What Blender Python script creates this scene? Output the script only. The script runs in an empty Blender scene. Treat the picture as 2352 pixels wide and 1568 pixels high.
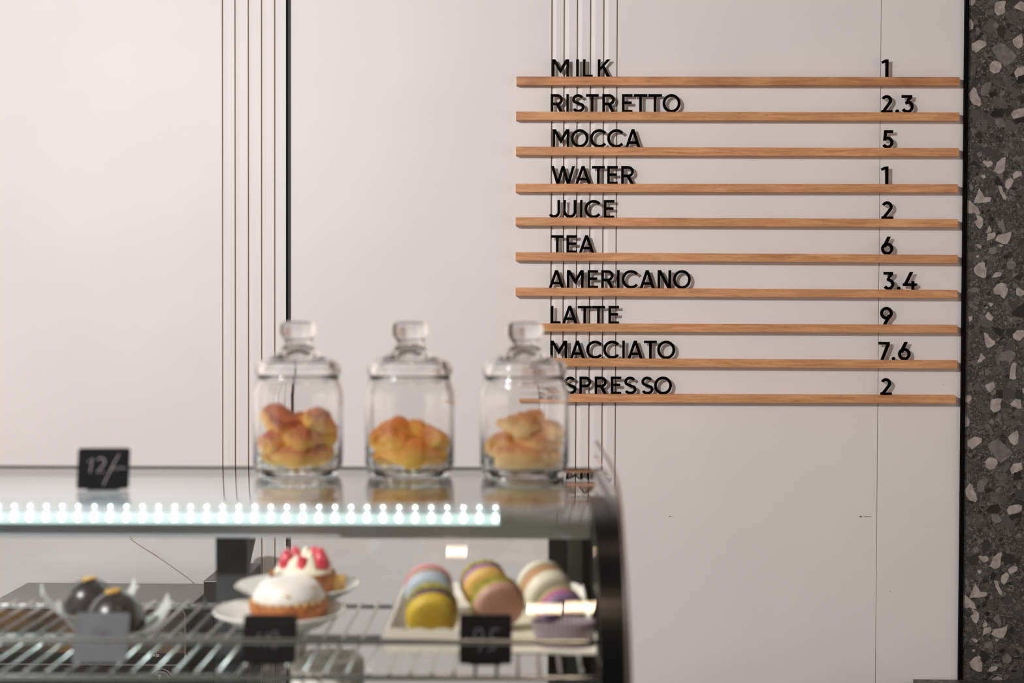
import bpy, math, random
from mathutils import Vector, Matrix

random.seed(7)
PI = math.pi
C = bpy.context.scene.collection
W, H = 2352, 1568
F = 50 / 36 * W                       # focal length in pixels
YAW, PITCH, ROLL = math.radians(0.75), math.radians(-1.22), math.radians(0.186)
CAM = Vector((0.0, -3.85, 1.75))

# ---------------------------------------------------------------- camera
RM = Matrix.Rotation(YAW, 3, 'Z') @ Matrix.Rotation(PI / 2 + PITCH, 3, 'X') @ Matrix.Rotation(ROLL, 3, 'Z')
cam_d = bpy.data.cameras.new('camera')
cam_d.lens = 50; cam_d.sensor_width = 36
cam_d.clip_start = 0.05
cam_d.dof.use_dof = True
cam_d.dof.focus_distance = 3.83
cam_d.dof.aperture_fstop = 4.6
cam_d.dof.aperture_blades = 0
cam = bpy.data.objects.new('camera', cam_d); C.objects.link(cam)
cam.matrix_world = Matrix.Translation(CAM) @ RM.to_4x4()
bpy.context.scene.camera = cam

# ---------------------------------------------------------------- world, lights, exposure
sc = bpy.context.scene
wd = bpy.data.worlds.new('world'); sc.world = wd; wd.use_nodes = True
wd.node_tree.nodes['Background'].inputs[0].default_value = (1.0, 0.86, 0.76, 1)
wd.node_tree.nodes['Background'].inputs[1].default_value = 1.12

def area(name, loc, target, w, h, power, color, shape='RECTANGLE'):
    l = bpy.data.lights.new(name, 'AREA'); l.shape = shape; l.size = w
    if shape in ('RECTANGLE', 'ELLIPSE'): l.size_y = h
    l.energy = power; l.color = color
    o = bpy.data.objects.new(name, l); C.objects.link(o)
    o.location = loc
    o.rotation_euler = (Vector(target) - Vector(loc)).to_track_quat('-Z', 'Y').to_euler()
    return o

area('key_spot', (-1.7, -3.6, 3.0), (-0.3, 0, 1.9), 0.14, 0.14, 91, (1.0, 0.985, 0.98), 'DISK')
area('second_spot', (-2.6, -3.0, 3.2), (-1.0, 0, 1.8), 0.3, 0.3, 9, (1.0, 0.99, 0.99), 'DISK')
for lx, ld, w, h, e in ((-0.104, 1.86, .040, .15, 0.5), (0.064, .60, .070, .13, 0.9), (0.132, .63, .060, .16, 0.9), (0.17, 1.86, .03, .06, .12)):
    v = Matrix.Rotation(YAW, 3, 'Z') @ Vector((lx, ld, 0))
    o = area('warm_downlight', (CAM.x + v.x, CAM.y + v.y, 2.8), (0, 0, 0), w, h, e, (1.0, 0.74, 0.48))
    o.rotation_euler = (0, 0, YAW)

sc.view_settings.view_transform = 'Standard'
sc.view_settings.look = 'None'
sc.view_settings.gamma = 1
sc.view_settings.use_curve_mapping = False
sc.view_settings.exposure = 0.0
sc.cycles.max_bounces = 14
sc.cycles.transparent_max_bounces = 32
sc.cycles.transmission_bounces = 14
sc.cycles.glossy_bounces = 6
sc.cycles.sample_clamp_indirect = 6.0
sc.cycles.use_denoising = True
sc.cycles.blur_glossy = 0.2

# ---------------------------------------------------------------- coordinates
def ray(px, py):
    return (RM @ Vector(((px - W / 2) / F, -(py - H / 2) / F, -1))).normalized()
def P(px, py, Y):                      # pixel -> point on the plane y = Y (wall side things)
    r = ray(px, py); t = (Y - CAM.y) / r.y
    return CAM + r * t
RZ = Matrix.Rotation(YAW, 3, 'Z'); RZI = RZ.inverted()
def L(px, py, d):                      # pixel -> counter frame (x, depth, z) at depth d
    r = RZI @ ray(px, py); t = d / r.y
    return Vector((r.x * t, d, CAM.z + r.z * t))
def LZ(px, py, z):                     # pixel -> counter frame on a level plane
    r = RZI @ ray(px, py); t = (z - CAM.z) / r.z
    return Vector((r.x * t, r.y * t, z))
def world(p):
    v = RZ @ Vector((p[0], p[1], 0))
    return Vector((CAM.x + v.x, CAM.y + v.y, p[2]))

# ---------------------------------------------------------------- mesh helpers
class MB:
    def __init__(s): s.v = []; s.f = []; s.m = []; s.cur = 0
    def add(s, vs, fs):
        o = len(s.v); s.v += [tuple(p) for p in vs]
        s.f += [tuple(i + o for i in f) for f in fs]; s.m += [s.cur] * len(fs)
        return s
    def box(s, x0, x1, y0, y1, z0, z1):
        vs = [(x, y, z) for x in (x0, x1) for y in (y0, y1) for z in (z0, z1)]
        return s.add(vs, [(0, 1, 3, 2), (4, 6, 7, 5), (0, 4, 5, 1), (2, 3, 7, 6), (0, 2, 6, 4), (1, 5, 7, 3)])
    def prism(s, poly, a, b, mp):      # poly in 2D, mp(u, v, w) -> 3D, w from a to b
        n = len(poly)
        ar = sum(poly[i][0] * poly[(i + 1) % n][1] - poly[(i + 1) % n][0] * poly[i][1] for i in range(n))
        if ar < 0: poly = poly[::-1]
        vs = [mp(u, v, a) for u, v in poly] + [mp(u, v, b) for u, v in poly]
        fs = [tuple(range(n))[::-1], tuple(range(n, 2 * n))] + [(i, (i + 1) % n, n + (i + 1) % n, n + i) for i in range(n)]
        return s.add(vs, fs)
    def tube(s, pts, r, n=10, cap=True, rs=None):
        pts = [Vector(p) for p in pts]; rings = []
        t0 = (pts[1] - pts[0]).normalized()
        up = Vector((0, 0, 1)) if abs(t0.z) < 0.9 else Vector((1, 0, 0))
        nrm = t0.cross(up).normalized()
        for i, p in enumerate(pts):
            t = (pts[min(i + 1, len(pts) - 1)] - pts[max(i - 1, 0)]).normalized()
            nrm = (nrm - t * nrm.dot(t)).normalized(); b = t.cross(nrm)
            rr = rs[i] if rs else r
            rings.append([p + (nrm * math.cos(2 * PI * k / n) + b * math.sin(2 * PI * k / n)) * rr for k in range(n)])
        vs = [v for rg in rings for v in rg]; fs = []
        for i in range(len(pts) - 1):
            for k in range(n):
                fs.append((i * n + k, i * n + (k + 1) % n, (i + 1) * n + (k + 1) % n, (i + 1) * n + k))
        if cap:
            fs.append(tuple(range(n))[::-1]); fs.append(tuple(range((len(pts) - 1) * n, len(pts) * n)))
        return s.add(vs, fs)
    def lathe(s, prof, n=48, c=(0, 0, 0), fn=None):
        vs = []; fs = []; idx = []
        for j, (r, z) in enumerate(prof):
            if r < 1e-6:
                idx.append([len(vs)] * n); vs.append((c[0], c[1], c[2] + z))
            else:
                row = []
                for k in range(n):
                    a = 2 * PI * k / n; rr = r
                    if fn: rr = r * fn(a, j)
                    row.append(len(vs)); vs.append((c[0] + rr * math.cos(a), c[1] + rr * math.sin(a), c[2] + z))
                idx.append(row)
        for j in range(len(prof) - 1):
            for k in range(n):
                q = [idx[j][k], idx[j][(k + 1) % n], idx[j + 1][(k + 1) % n], idx[j + 1][k]]
                u = []
                for i in q:
                    if i not in u: u.append(i)
                if len(u) > 2: fs.append(tuple(u))
        return s.add(vs, fs)
    def xf(s, M):                      # transform everything so far
        s.v = [tuple(M @ Vector(p)) for p in s.v]; return s
    def build(s, name, mat, parent=None, origin=None, smooth=35, rot=0.0, bevel=0):
        o3 = Vector(origin) if origin is not None else Vector((0, 0, 0))
        me = bpy.data.meshes.new(name)
        me.from_pydata([tuple(Vector(p) - o3) for p in s.v], [], s.f)
        mats = mat if isinstance(mat, (list, tuple)) else [mat]
        for m in mats: me.materials.append(m)
        for p, mi in zip(me.polygons, s.m): p.material_index = mi
        if smooth:
            me.polygons.foreach_set('use_smooth', [True] * len(me.polygons))
            me.set_sharp_from_angle(angle=math.radians(smooth))
        me.validate(); me.update()
        o = bpy.data.objects.new(name, me); C.objects.link(o)
        if parent: o.parent = parent
        if bevel:
            b = o.modifiers.new('bevel', 'BEVEL'); b.width = bevel; b.segments = 2; b.limit_method = 'ANGLE'; b.angle_limit = math.radians(40)
        return o

def tag(o, label, cat, group=None):
    o['label'] = label; o['category'] = cat
    if group: o['group'] = group
    return o
def structure(o): o['kind'] = 'structure'; return o
def root(name, label, cat, p, group=None, frame=True, rz=0.0):   # Empty at the base of a thing; p in the counter frame
    o = bpy.data.objects.new(name, None); C.objects.link(o); o.empty_display_size = 0.02
    o.location = world(p) if frame else Vector(p)
    o.rotation_euler = (0, 0, (YAW if frame else 0) + rz)
    return tag(o, label, cat, group)
def place(o, p, frame=True, rz=0.0):
    o.location = world(p) if frame else Vector(p)
    o.rotation_euler = (0, 0, (YAW if frame else 0) + rz); return o

# ---------------------------------------------------------------- materials
def srgb(r, g, b):
    f = lambda c: (c / 255 / 12.92) if c <= 10.3 else ((c / 255 + 0.055) / 1.055) ** 2.4
    return (f(r), f(g), f(b), 1)
def mat(name, col, rough=0.5, metal=0.0, spec=0.5, **kw):
    m = bpy.data.materials.new(name); m.use_nodes = True
    b = m.node_tree.nodes['Principled BSDF']
    b.inputs['Base Color'].default_value = col if len(col) == 4 else (*col, 1)
    b.inputs['Roughness'].default_value = rough; b.inputs['Metallic'].default_value = metal
    b.inputs['Specular IOR Level'].default_value = spec
    for k, v in kw.items(): b.inputs[k.replace('_', ' ')].default_value = v
    return m
def noisy(name, c1, c2, scale=20, rough=0.5, detail=4, stretch=(1, 1, 1), metal=0.0, bump=0.0, p0=0.35, p1=0.65, **kw):
    m = mat(name, c1, rough, metal, **kw); nt = m.node_tree; N = nt.nodes; K = nt.links
    b = N['Principled BSDF']
    tc = N.new('ShaderNodeTexCoord'); mp = N.new('ShaderNodeMapping'); mp.inputs['Scale'].default_value = stretch
    nz = N.new('ShaderNodeTexNoise'); nz.inputs['Scale'].default_value = scale; nz.inputs['Detail'].default_value = detail
    rp = N.new('ShaderNodeValToRGB'); rp.color_ramp.elements[0].position = p0; rp.color_ramp.elements[1].position = p1
    rp.color_ramp.elements[0].color = c1; rp.color_ramp.elements[1].color = c2
    K.new(tc.outputs['Object'], mp.inputs[0]); K.new(mp.outputs[0], nz.inputs['Vector'])
    K.new(nz.outputs[0], rp.inputs[0]); K.new(rp.outputs[0], b.inputs['Base Color'])
    if bump:
        bp = N.new('ShaderNodeBump'); bp.inputs['Distance'].default_value = bump
        K.new(nz.outputs[0], bp.inputs['Height']); K.new(bp.outputs[0], b.inputs['Normal'])
    return m

M = {}
# painted wall panels: pale pinkish white lacquer with a very faint mottle
M['paint'] = noisy('paint', srgb(229, 224, 223), srgb(232, 227, 226), 3.0, 0.5, 3, bump=0.0)
M['scuff'] = mat('scuff', srgb(110, 95, 90), 0.8)
M['black_metal'] = mat('black_metal', srgb(7, 7, 8), 0.6, 0, .06)
M['grey_metal_edge'] = mat('grey_metal_edge', srgb(62, 60, 62), 0.6, 0, .2)
M['acrylic'] = mat('acrylic', srgb(5, 5, 6), 0.25, 0, .12)
M['black_plastic'] = mat('black_plastic', srgb(14, 14, 16), 0.25, 0, .3)
M['dark_frame'] = noisy('dark_frame', srgb(58, 60, 62), srgb(70, 72, 74), 30, 0.5, 3)
M['frame_light'] = mat('frame_light', srgb(130, 134, 130), 0.4, 0.4)
M['rail_metal'] = mat('rail_metal', srgb(186, 193, 197), 0.45, 0.15)
M['chrome'] = mat('chrome', srgb(226, 229, 228), 0.16, 1.0)
M['slate'] = noisy('slate', srgb(13, 13, 14), srgb(20, 20, 22), 60, 0.6, 4, spec=.12)
M['slate_glare'] = noisy('slate_glare', srgb(88, 89, 93), srgb(98, 99, 103), 60, 0.5, 4)  # slate lightened: reflection in the case glass put into the colour
M['chalk'] = mat('chalk', srgb(150, 148, 150), 0.9)
M['chalk_faint'] = mat('chalk_faint', srgb(112, 110, 114), 0.9)
M['porcelain'] = mat('porcelain', srgb(236, 234, 228), 0.12)
M['cream_paper'] = mat('cream_paper', srgb(232, 224, 204), 0.7)
M['white_paper'] = mat('white_paper', srgb(238, 236, 228), 0.65)
M['brown_edge'] = mat('brown_edge', srgb(96, 76, 70), 0.4)
M['white_print'] = mat('white_print', srgb(215, 213, 210), 0.6)
M['grout'] = mat('grout', srgb(88, 78, 72), 0.9)

def thin_glass(name, tint=(0.992, 0.997, 0.995, 1), f0=0.04, rough=0.0):
    m = bpy.data.materials.new(name); m.use_nodes = True; nt = m.node_tree; N = nt.nodes; K = nt.links
    N.remove(N['Principled BSDF'])
    tr = N.new('ShaderNodeBsdfTransparent'); tr.inputs[0].default_value = tint
    gl = N.new('ShaderNodeBsdfGlossy'); gl.inputs['Roughness'].default_value = rough; gl.inputs[0].default_value = (1, 1, 1, 1)
    lw = N.new('ShaderNodeLayerWeight'); lw.inputs['Blend'].default_value = 0.5
    pw = N.new('ShaderNodeMath'); pw.operation = 'POWER'; pw.inputs[1].default_value = 5
    ma = N.new('ShaderNodeMath'); ma.operation = 'MULTIPLY_ADD'; ma.inputs[1].default_value = 1 - f0; ma.inputs[2].default_value = f0
    mx = N.new('ShaderNodeMixShader')
    K.new(lw.outputs['Facing'], pw.inputs[0]); K.new(pw.outputs[0], ma.inputs[0]); K.new(ma.outputs[0], mx.inputs[0])
    K.new(tr.outputs[0], mx.inputs[1]); K.new(gl.outputs[0], mx.inputs[2]); K.new(mx.outputs[0], N['Material Output'].inputs[0])
    return m
M['pane'] = thin_glass('pane')
M['jar_wall'] = thin_glass('jar_wall', (0.975, 0.98, 0.98, 1))
M['clear_plastic'] = mat('clear_plastic', srgb(232, 236, 234), 0.12, 0, .8, Alpha=0.42)
M['glass'] = mat('glass', (0.985, 0.99, 0.99, 1), 0.0, Transmission_Weight=1.0, IOR=1.48)

def emit(name, col, s):
    m = bpy.data.materials.new(name); m.use_nodes = True; b = m.node_tree.nodes['Principled BSDF']
    b.inputs['Base Color'].default_value = (0.12, 0.13, 0.13, 1)
    b.inputs['Emission Color'].default_value = (*col, 1); b.inputs['Emission Strength'].default_value = s
    return m
M['led'] = emit('led', (0.86, 1.0, 0.97), 19)
M['led_strip'] = emit('led_strip', (0.72, 1.0, 0.94), 1.0)

def wood(name='beech', blotch=(0.86, 0.80, 0.76, 1)):
    m = mat(name, srgb(200, 145, 108), 0.5); nt = m.node_tree; N = nt.nodes; K = nt.links; b = N['Principled BSDF']
    tc = N.new('ShaderNodeTexCoord'); oi = N.new('ShaderNodeObjectInfo')
    ad = N.new('ShaderNodeVectorMath'); ad.operation = 'ADD'
    sx = N.new('ShaderNodeMath'); sx.operation = 'MULTIPLY'; sx.inputs[1].default_value = 37.0
    cx = N.new('ShaderNodeCombineXYZ')
    K.new(oi.outputs['Random'], sx.inputs[0]); K.new(sx.outputs[0], cx.inputs[0]); K.new(sx.outputs[0], cx.inputs[2])
    K.new(tc.outputs['Object'], ad.inputs[0]); K.new(cx.outputs[0], ad.inputs[1])
    # slow warp so the grain runs at a slight slope
    wn = N.new('ShaderNodeTexNoise'); wn.inputs['Scale'].default_value = 3.0; K.new(ad.outputs[0], wn.inputs['Vector'])
    wm = N.new('ShaderNodeVectorMath'); wm.operation = 'SCALE'; wm.inputs['Scale'].default_value = 0.035
    K.new(wn.outputs['Color'], wm.inputs[0])
    a2 = N.new('ShaderNodeVectorMath'); a2.operation = 'ADD'; K.new(ad.outputs[0], a2.inputs[0]); K.new(wm.outputs[0], a2.inputs[1])
    def nz(sc_, det, st):
        mp = N.new('ShaderNodeMapping'); mp.inputs['Scale'].default_value = st; K.new(a2.outputs[0], mp.inputs[0])
        n = N.new('ShaderNodeTexNoise'); n.inputs['Scale'].default_value = sc_; n.inputs['Detail'].default_value = det
        K.new(mp.outputs[0], n.inputs['Vector']); return n
    broad = nz(1.0, 4, (9, 60, 150)); fine = nz(1.0, 3, (42, 500, 900)); blot = nz(1.0, 2, (6, 6, 12))
    rp = N.new('ShaderNodeValToRGB'); e = rp.color_ramp.elements
    e[0].position = 0.3; e[0].color = srgb(200, 139, 92); e[1].position = 0.7; e[1].color = srgb(229, 175, 127)
    K.new(broad.outputs[0], rp.inputs[0])
    rf = N.new('ShaderNodeValToRGB'); rf.color_ramp.elements[0].position = 0.32; rf.color_ramp.elements[0].color = (0.62, 0.55, 0.5, 1)
    rf.color_ramp.elements[1].position = 0.46; rf.color_ramp.elements[1].color = (1, 1, 1, 1); K.new(fine.outputs[0], rf.inputs[0])
    mx = N.new('ShaderNodeMix'); mx.data_type = 'RGBA'; mx.blend_type = 'MULTIPLY'; mx.inputs[0].default_value = 0.75
    K.new(rp.outputs[0], mx.inputs[6]); K.new(rf.outputs[0], mx.inputs[7])
    rb = N.new('ShaderNodeValToRGB'); rb.color_ramp.elements[0].position = 0.35; rb.color_ramp.elements[0].color = blotch
    rb.color_ramp.elements[1].position = 0.65; rb.color_ramp.elements[1].color = (1.04, 1.0, 1.0, 1); K.new(blot.outputs[0], rb.inputs[0])
    m2 = N.new('ShaderNodeMix'); m2.data_type = 'RGBA'; m2.blend_type = 'MULTIPLY'; m2.inputs[0].default_value = 1.0
    K.new(mx.outputs[2], m2.inputs[6]); K.new(rb.outputs[0], m2.inputs[7]); K.new(m2.outputs[2], b.inputs['Base Color'])
    bp = N.new('ShaderNodeBump'); bp.inputs['Strength'].default_value = 0.25; bp.inputs['Distance'].default_value = 0.0004
    K.new(fine.outputs[0], bp.inputs['Height']); K.new(bp.outputs[0], b.inputs['Normal'])
    return m
M['wood'] = wood()
M['wood_top'] = wood('beech_ruddy', (0.66, 0.52, 0.46, 1))

def terrazzo():
    m = mat('terrazzo', srgb(62, 60, 58), 0.45); nt = m.node_tree; N = nt.nodes; K = nt.links; b = N['Principled BSDF']
    tc = N.new('ShaderNodeTexCoord')
    wn = N.new('ShaderNodeTexNoise'); wn.inputs['Scale'].default_value = 60; wn.inputs['Detail'].default_value = 3
    K.new(tc.outputs['Object'], wn.inputs['Vector'])
    ws = N.new('ShaderNodeVectorMath'); ws.operation = 'SCALE'; ws.inputs['Scale'].default_value = 0.012; K.new(wn.outputs['Color'], ws.inputs[0])
    wa = N.new('ShaderNodeVectorMath'); wa.operation = 'ADD'; K.new(tc.outputs['Object'], wa.inputs[0]); K.new(ws.outputs[0], wa.inputs[1])
    cur = None
    def rgb(c):
        n = N.new('ShaderNodeRGB'); n.outputs[0].default_value = c; return n.outputs[0]
    nb = N.new('ShaderNodeTexNoise'); nb.inputs['Scale'].default_value = 14; nb.inputs['Detail'].default_value = 6; K.new(tc.outputs['Object'], nb.inputs['Vector'])
    rb = N.new('ShaderNodeValToRGB'); rb.color_ramp.elements[0].position = .35; rb.color_ramp.elements[0].color = srgb(48, 47, 46)
    rb.color_ramp.elements[1].position = .65; rb.color_ramp.elements[1].color = srgb(66, 64, 62); K.new(nb.outputs[0], rb.inputs[0])
    cur = rb.outputs[0]
    # layers of angular chips, small to large: (cells per metre, share of cells that are chips, dark, light)
    for scale, keep, edge, d0, d1 in ((420, 0.50, 0.12, (34, 33, 32), (140, 132, 127)), (230, 0.55, 0.09, (30, 29, 29), (128, 121, 116)), (120, 0.50, 0.06, (30, 30, 29), (118, 112, 108)),
                                      (68, 0.42, 0.045, (30, 30, 29), (104, 99, 96)), (34, 0.26, 0.035, (38, 38, 37), (88, 85, 83))):
        mp = N.new('ShaderNodeMapping'); mp.inputs['Location'].default_value = (scale * .013, 0, scale * .007)
        K.new(wa.outputs[0], mp.inputs[0])
        v = N.new('ShaderNodeTexVoronoi'); v.inputs['Scale'].default_value = scale; v.feature = 'F1'; v.distance = 'EUCLIDEAN'
        e = N.new('ShaderNodeTexVoronoi'); e.inputs['Scale'].default_value = scale; e.feature = 'DISTANCE_TO_EDGE'
        K.new(mp.outputs[0], v.inputs['Vector']); K.new(mp.outputs[0], e.inputs['Vector'])
        sp = N.new('ShaderNodeSeparateColor'); K.new(v.outputs['Color'], sp.inputs[0])
        k1 = N.new('ShaderNodeMath'); k1.operation = 'LESS_THAN'; k1.inputs[1].default_value = keep; K.new(sp.outputs[0], k1.inputs[0])
        th = N.new('ShaderNodeMath'); th.operation = 'MULTIPLY_ADD'; th.inputs[1].default_value = 0.16; th.inputs[2].default_value = edge; K.new(sp.outputs[1], th.inputs[0])
        k2 = N.new('ShaderNodeMath'); k2.operation = 'GREATER_THAN'; K.new(e.outputs['Distance'], k2.inputs[0]); K.new(th.outputs[0], k2.inputs[1])
        k = N.new('ShaderNodeMath'); k.operation = 'MULTIPLY'; K.new(k1.outputs[0], k.inputs[0]); K.new(k2.outputs[0], k.inputs[1])
        rp = N.new('ShaderNodeValToRGB'); rp.color_ramp.elements[0].color = srgb(*d0); rp.color_ramp.elements[1].color = srgb(*d1)
        rp.color_ramp.elements[0].position = 0.1; rp.color_ramp.elements[1].position = 1.0; K.new(sp.outputs[2], rp.inputs[0])
        mx = N.new('ShaderNodeMix'); mx.data_type = 'RGBA'; K.new(k.outputs[0], mx.inputs[0]); K.new(cur, mx.inputs[6]); K.new(rp.outputs[0], mx.inputs[7])
        cur = mx.outputs[2]
    K.new(cur, b.inputs['Base Color'])
    return m
M['terrazzo'] = terrazzo()
def stone(name, c1, c2):
    return noisy(name, srgb(*c1), srgb(*c2), 55, 0.4, 6, p0=.38, p1=.6)
M['stone_light'] = stone('stone_light', (150, 139, 136), (178, 166, 163))
M['stone_grey'] = stone('stone_grey', (96, 92, 90), (122, 116, 113))
M['stone_mid'] = stone('stone_mid', (72, 70, 68), (92, 89, 86))
M['stone_black'] = stone('stone_black', (20, 20, 20), (30, 30, 30))

# ================================================================ THE SETTING
ZT, ZB = 3.25, 0.0                      # wall top and bottom
def wx(px, Y=0.0): return P(px, 784, Y).x
def ybox(mb, x0, x1, y0, y1, z0, z1): return mb.box(x0, x1, y0, y1, z0, z1)

wall = bpy.data.objects.new('wall_back', None); C.objects.link(wall); structure(wall)
G = 0.0008
# flat lacquered panels
for a, b in ((-560, 510.3), (667.3, 1264.0), (1415.6, 2017.3), (2018.5, 2207.6)):
    mb = MB(); x0, x1 = wx(a), wx(b); c = 0.0009
    pl = [(x0, 0.0046), (x0, c), (x0 + c, 0), (x1 - c, 0), (x1, c), (x1, 0.0046)]
    mb.prism(pl, ZB, ZT, lambda u, v, w: (u, v, w)); mb.build('panel', M['paint'], wall, smooth=0)
# backing board seen in the dark joints
MB().box(wx(-560), wx(2207.6), 0.0046, 0.03, ZB, ZT).build('backing_board', mat('joint_shadow', srgb(150, 132, 124), 0.9), wall, smooth=0)
# fluted slats: dark joint, a slope that rises to the right, then a flat face
def slats(xs, gw):
    for i in range(len(xs) - 1):
        x0, x1 = wx(xs[i]) + gw, wx(xs[i + 1])
        s = x0 + (x1 - x0) * 0.34
        pl = [(x0, 0.0046), (x0, 0.0030), (s, 0.0), (x1 - 0.0006, 0.0), (x1, 0.0008), (x1, 0.0046)]
        MB().prism(pl, ZB, ZT, lambda u, v, w: (u, v, w)).build('slat', M['paint'], wall, smooth=0)
slats([510.3, 539.2, 569.5, 599.8, 630.0, 657.2], 0.0026)
slats([1264.2, 1292.0, 1322.2, 1352.4, 1382.6, 1413.2], 0.0032)
# small scuffs on the paint
mb = MB()
for (x0, y0, x1, y1, w) in ((1974, 1185, 1980, 1187, .0012), (1983, 1186.5, 2001, 1186, .0007), (1537, 1185, 1541, 1186, .0012), (1543, 1186, 1547, 1186, .0008), (2043, 1357, 2044, 1359, .001), (2168, 882, 2166, 885, .0007), (1309, 966, 1310, 967, .0011), (1341, 966, 1342, 967, .0009)):
    p, q = P(x0, y0, -0.0002), P(x1, y1, -0.0002)
    mb.box(p.x, max(q.x, p.x + w), -0.0003, 0.0002, min(p.z, q.z) - w / 2, max(p.z, q.z) + w / 2)
so = mb.build('scuff_marks', M['scuff'], wall, smooth=0); so['kind'] = 'stuff'

t1 = bpy.data.objects.new('trim_1', None); C.objects.link(t1); structure(t1)
MB().box(wx(657.2), wx(662.0), -0.001, 0.02, ZB, ZT).build('dark_groove', M['black_metal'], t1, smooth=0)
MB().box(wx(662.0), wx(667.3), -0.003, 0.02, ZB, ZT).build('metal_profile', M['grey_metal_edge'], t1, smooth=0)
t2 = MB().box(wx(2207.6), wx(2216.6), -0.008, 0.02, ZB, ZT).build('trim_2', M['black_metal'], smooth=0); structure(t2)

# terrazzo wall: large tiles, with the chips that can be told apart standing as stones of their own
wr = bpy.data.objects.new('wall_right', None); C.objects.link(wr); structure(wr)
XR0, XR1 = wx(2216.6), wx(2216.6) + 1.6
zseam = P(2290, 691, 0).z
period = P(2248, 106, 0).z - P(2240, 1016.6, 0).z
tiles = []
TW = 0.92
for row, (za, zb) in enumerate(((zseam, zseam + period), (zseam + period, zseam + 2 * period), (zseam - period, zseam), (ZB, zseam - period))):
    for col in range(2):
        xa, xb = XR0 + col * TW, min(XR0 + (col + 1) * TW, XR1)
        g = 0.0009; c = 0.0008
        mb = MB(); mb.box(xa + (g if col else 0), xb - g, 0.001, 0.02, za + g, zb - g)
        t = mb.build('tile', M['terrazzo'], wr, smooth=0)
        tiles.append((xa, xb, za, zb, t))
MB().box(XR0, XR1, 0.0022, 0.03, ZB, zseam + 2 * period).build('grout', M['grout'], wr, smooth=0)

k = 3.92
chips = []                               # (material, y offset, polygon in the zoomed strip)
def ch(m, yo, *pts): chips.append((m, [(2160 + x / k, yo + y / k) for x, y in pts]))
Lt, Gy, Md, Bk = 'stone_light', 'stone_grey', 'stone_mid', 'stone_black'
ch(Lt, 0, (247, 0), (262, -14), (300, -18), (318, 0), (310, 30), (285, 53), (250, 40))
ch(Lt, 0, (500, 20), (560, 8), (592, 12), (578, 60), (580, 110), (555, 130), (515, 138), (490, 110), (488, 60))
ch(Lt, 0, (663, 62), (715, 12), (765, 20), (770, 100), (740, 104), (690, 80))
ch(Lt, 0, (240, 160), (275, 172), (300, 215), (292, 260), (240, 275))
ch(Lt, 0, (283, 392), (345, 358), (412, 375), (410, 410), (320, 478), (312, 462), (285, 450))
ch(Gy, 0, (462, 430), (530, 388), (570, 392), (615, 430), (688, 500), (665, 540), (580, 602), (560, 580), (480, 480))
ch(Lt, 0, (440, 590), (465, 555), (495, 545), (540, 560), (556, 600), (530, 650), (485, 662), (445, 635))
ch(Lt, 0, (650, 360), (730, 300), (745, 345), (740, 415), (705, 438), (670, 415))
ch(Lt, 0, (665, 650), (695, 605), (770, 592), (780, 655), (700, 705), (678, 690))
ch(Lt, 0, (250, 850), (300, 782), (325, 800), (335, 845), (360, 885), (372, 935), (350, 958), (325, 945), (300, 940), (270, 900))
ch(Gy, 0, (375, 770), (415, 740), (460, 745), (455, 790), (430, 820), (435, 855), (370, 860), (365, 820))
ch(Lt, 0, (635, 1030), (665, 990), (745, 975), (775, 985), (770, 1030), (720, 1055), (655, 1068))
ch(Gy, 0, (495, 1072), (560, 1065), (592, 1120), (575, 1140), (530, 1152), (500, 1115))
ch(Md, 0, (330, 1145), (375, 1122), (405, 1145), (405, 1190), (380, 1197), (330, 1165))
ch(Lt, 0, (378, 1455), (395, 1440), (425, 1452), (455, 1445), (475, 1470), (465, 1490), (430, 1508), (410, 1490))
ch(Lt, 0, (472, 1540), (490, 1525), (510, 1460), (555, 1420), (592, 1412), (585, 1455), (580, 1530), (565, 1550), (520, 1565), (495, 1545))
ch(Gy, 0, (475, 215), (500, 192), (525, 225), (518, 250), (480, 240))
ch(Md, 0, (585, 100), (640, 98), (648, 150), (645, 220), (620, 200), (590, 160))
ch(Md, 0, (243, 610), (280, 600), (322, 632), (310, 660), (243, 695))
ch(Md, 0, (475, 900), (500, 870), (560, 880), (600, 930), (610, 975), (560, 975), (500, 940))
ch(Md, 0, (565, 700), (635, 690), (645, 735), (620, 785), (580, 760))
ch(Md, 0, (645, 100), (685, 105), (680, 140), (648, 135))
ch(Md, 0, (660, 165), (720, 108), (770, 100), (770, 170), (700, 172))
ch(Md, 0, (418, 95), (440, 82), (485, 92), (480, 140), (430, 135))
ch(Md, 0, (245, 295), (285, 292), (290, 320), (270, 340), (245, 335))
ch(Md, 0, (580, 650), (640, 600), (675, 605), (655, 650), (610, 690))
ch(Gy, 0, (315, 250), (350, 245), (355, 265), (325, 278))
ch(Gy, 0, (372, 545), (395, 532), (400, 552), (382, 568))
ch(Gy, 0, (690, 480), (722, 462), (725, 478), (700, 490))
ch(Gy, 0, (545, 830), (582, 815), (578, 855), (545, 868), (530, 850))
ch(Gy, 0, (728, 800), (765, 790), (770, 835), (735, 838))
ch(Md, 0, (365, 1075), (410, 1070), (428, 1108), (390, 1117), (360, 1100))
ch(Md, 0, (470, 280), (500, 275), (515, 335), (490, 348), (470, 320))
ch(Gy, 0, (345, 1365), (375, 1360), (380, 1400), (350, 1415), (325, 1385))
ch(Md, 0, (580, 1158), (612, 1160), (612, 1205), (585, 1207))
ch(Md, 0, (628, 1160), (655, 1162), (640, 1218), (628, 1210))
ch(Gy, 0, (730, 1245), (765, 1240), (765, 1275), (735, 1270))
ch(Gy, 0, (375, 1305), (420, 1298), (425, 1318), (385, 1325))
ch(Bk, 0, (690, 735), (700, 690), (765, 665), (770, 745), (705, 755))
ch(Bk, 0, (445, 1030), (500, 980), (560, 970), (580, 1010), (560, 1055), (480, 1060))
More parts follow.
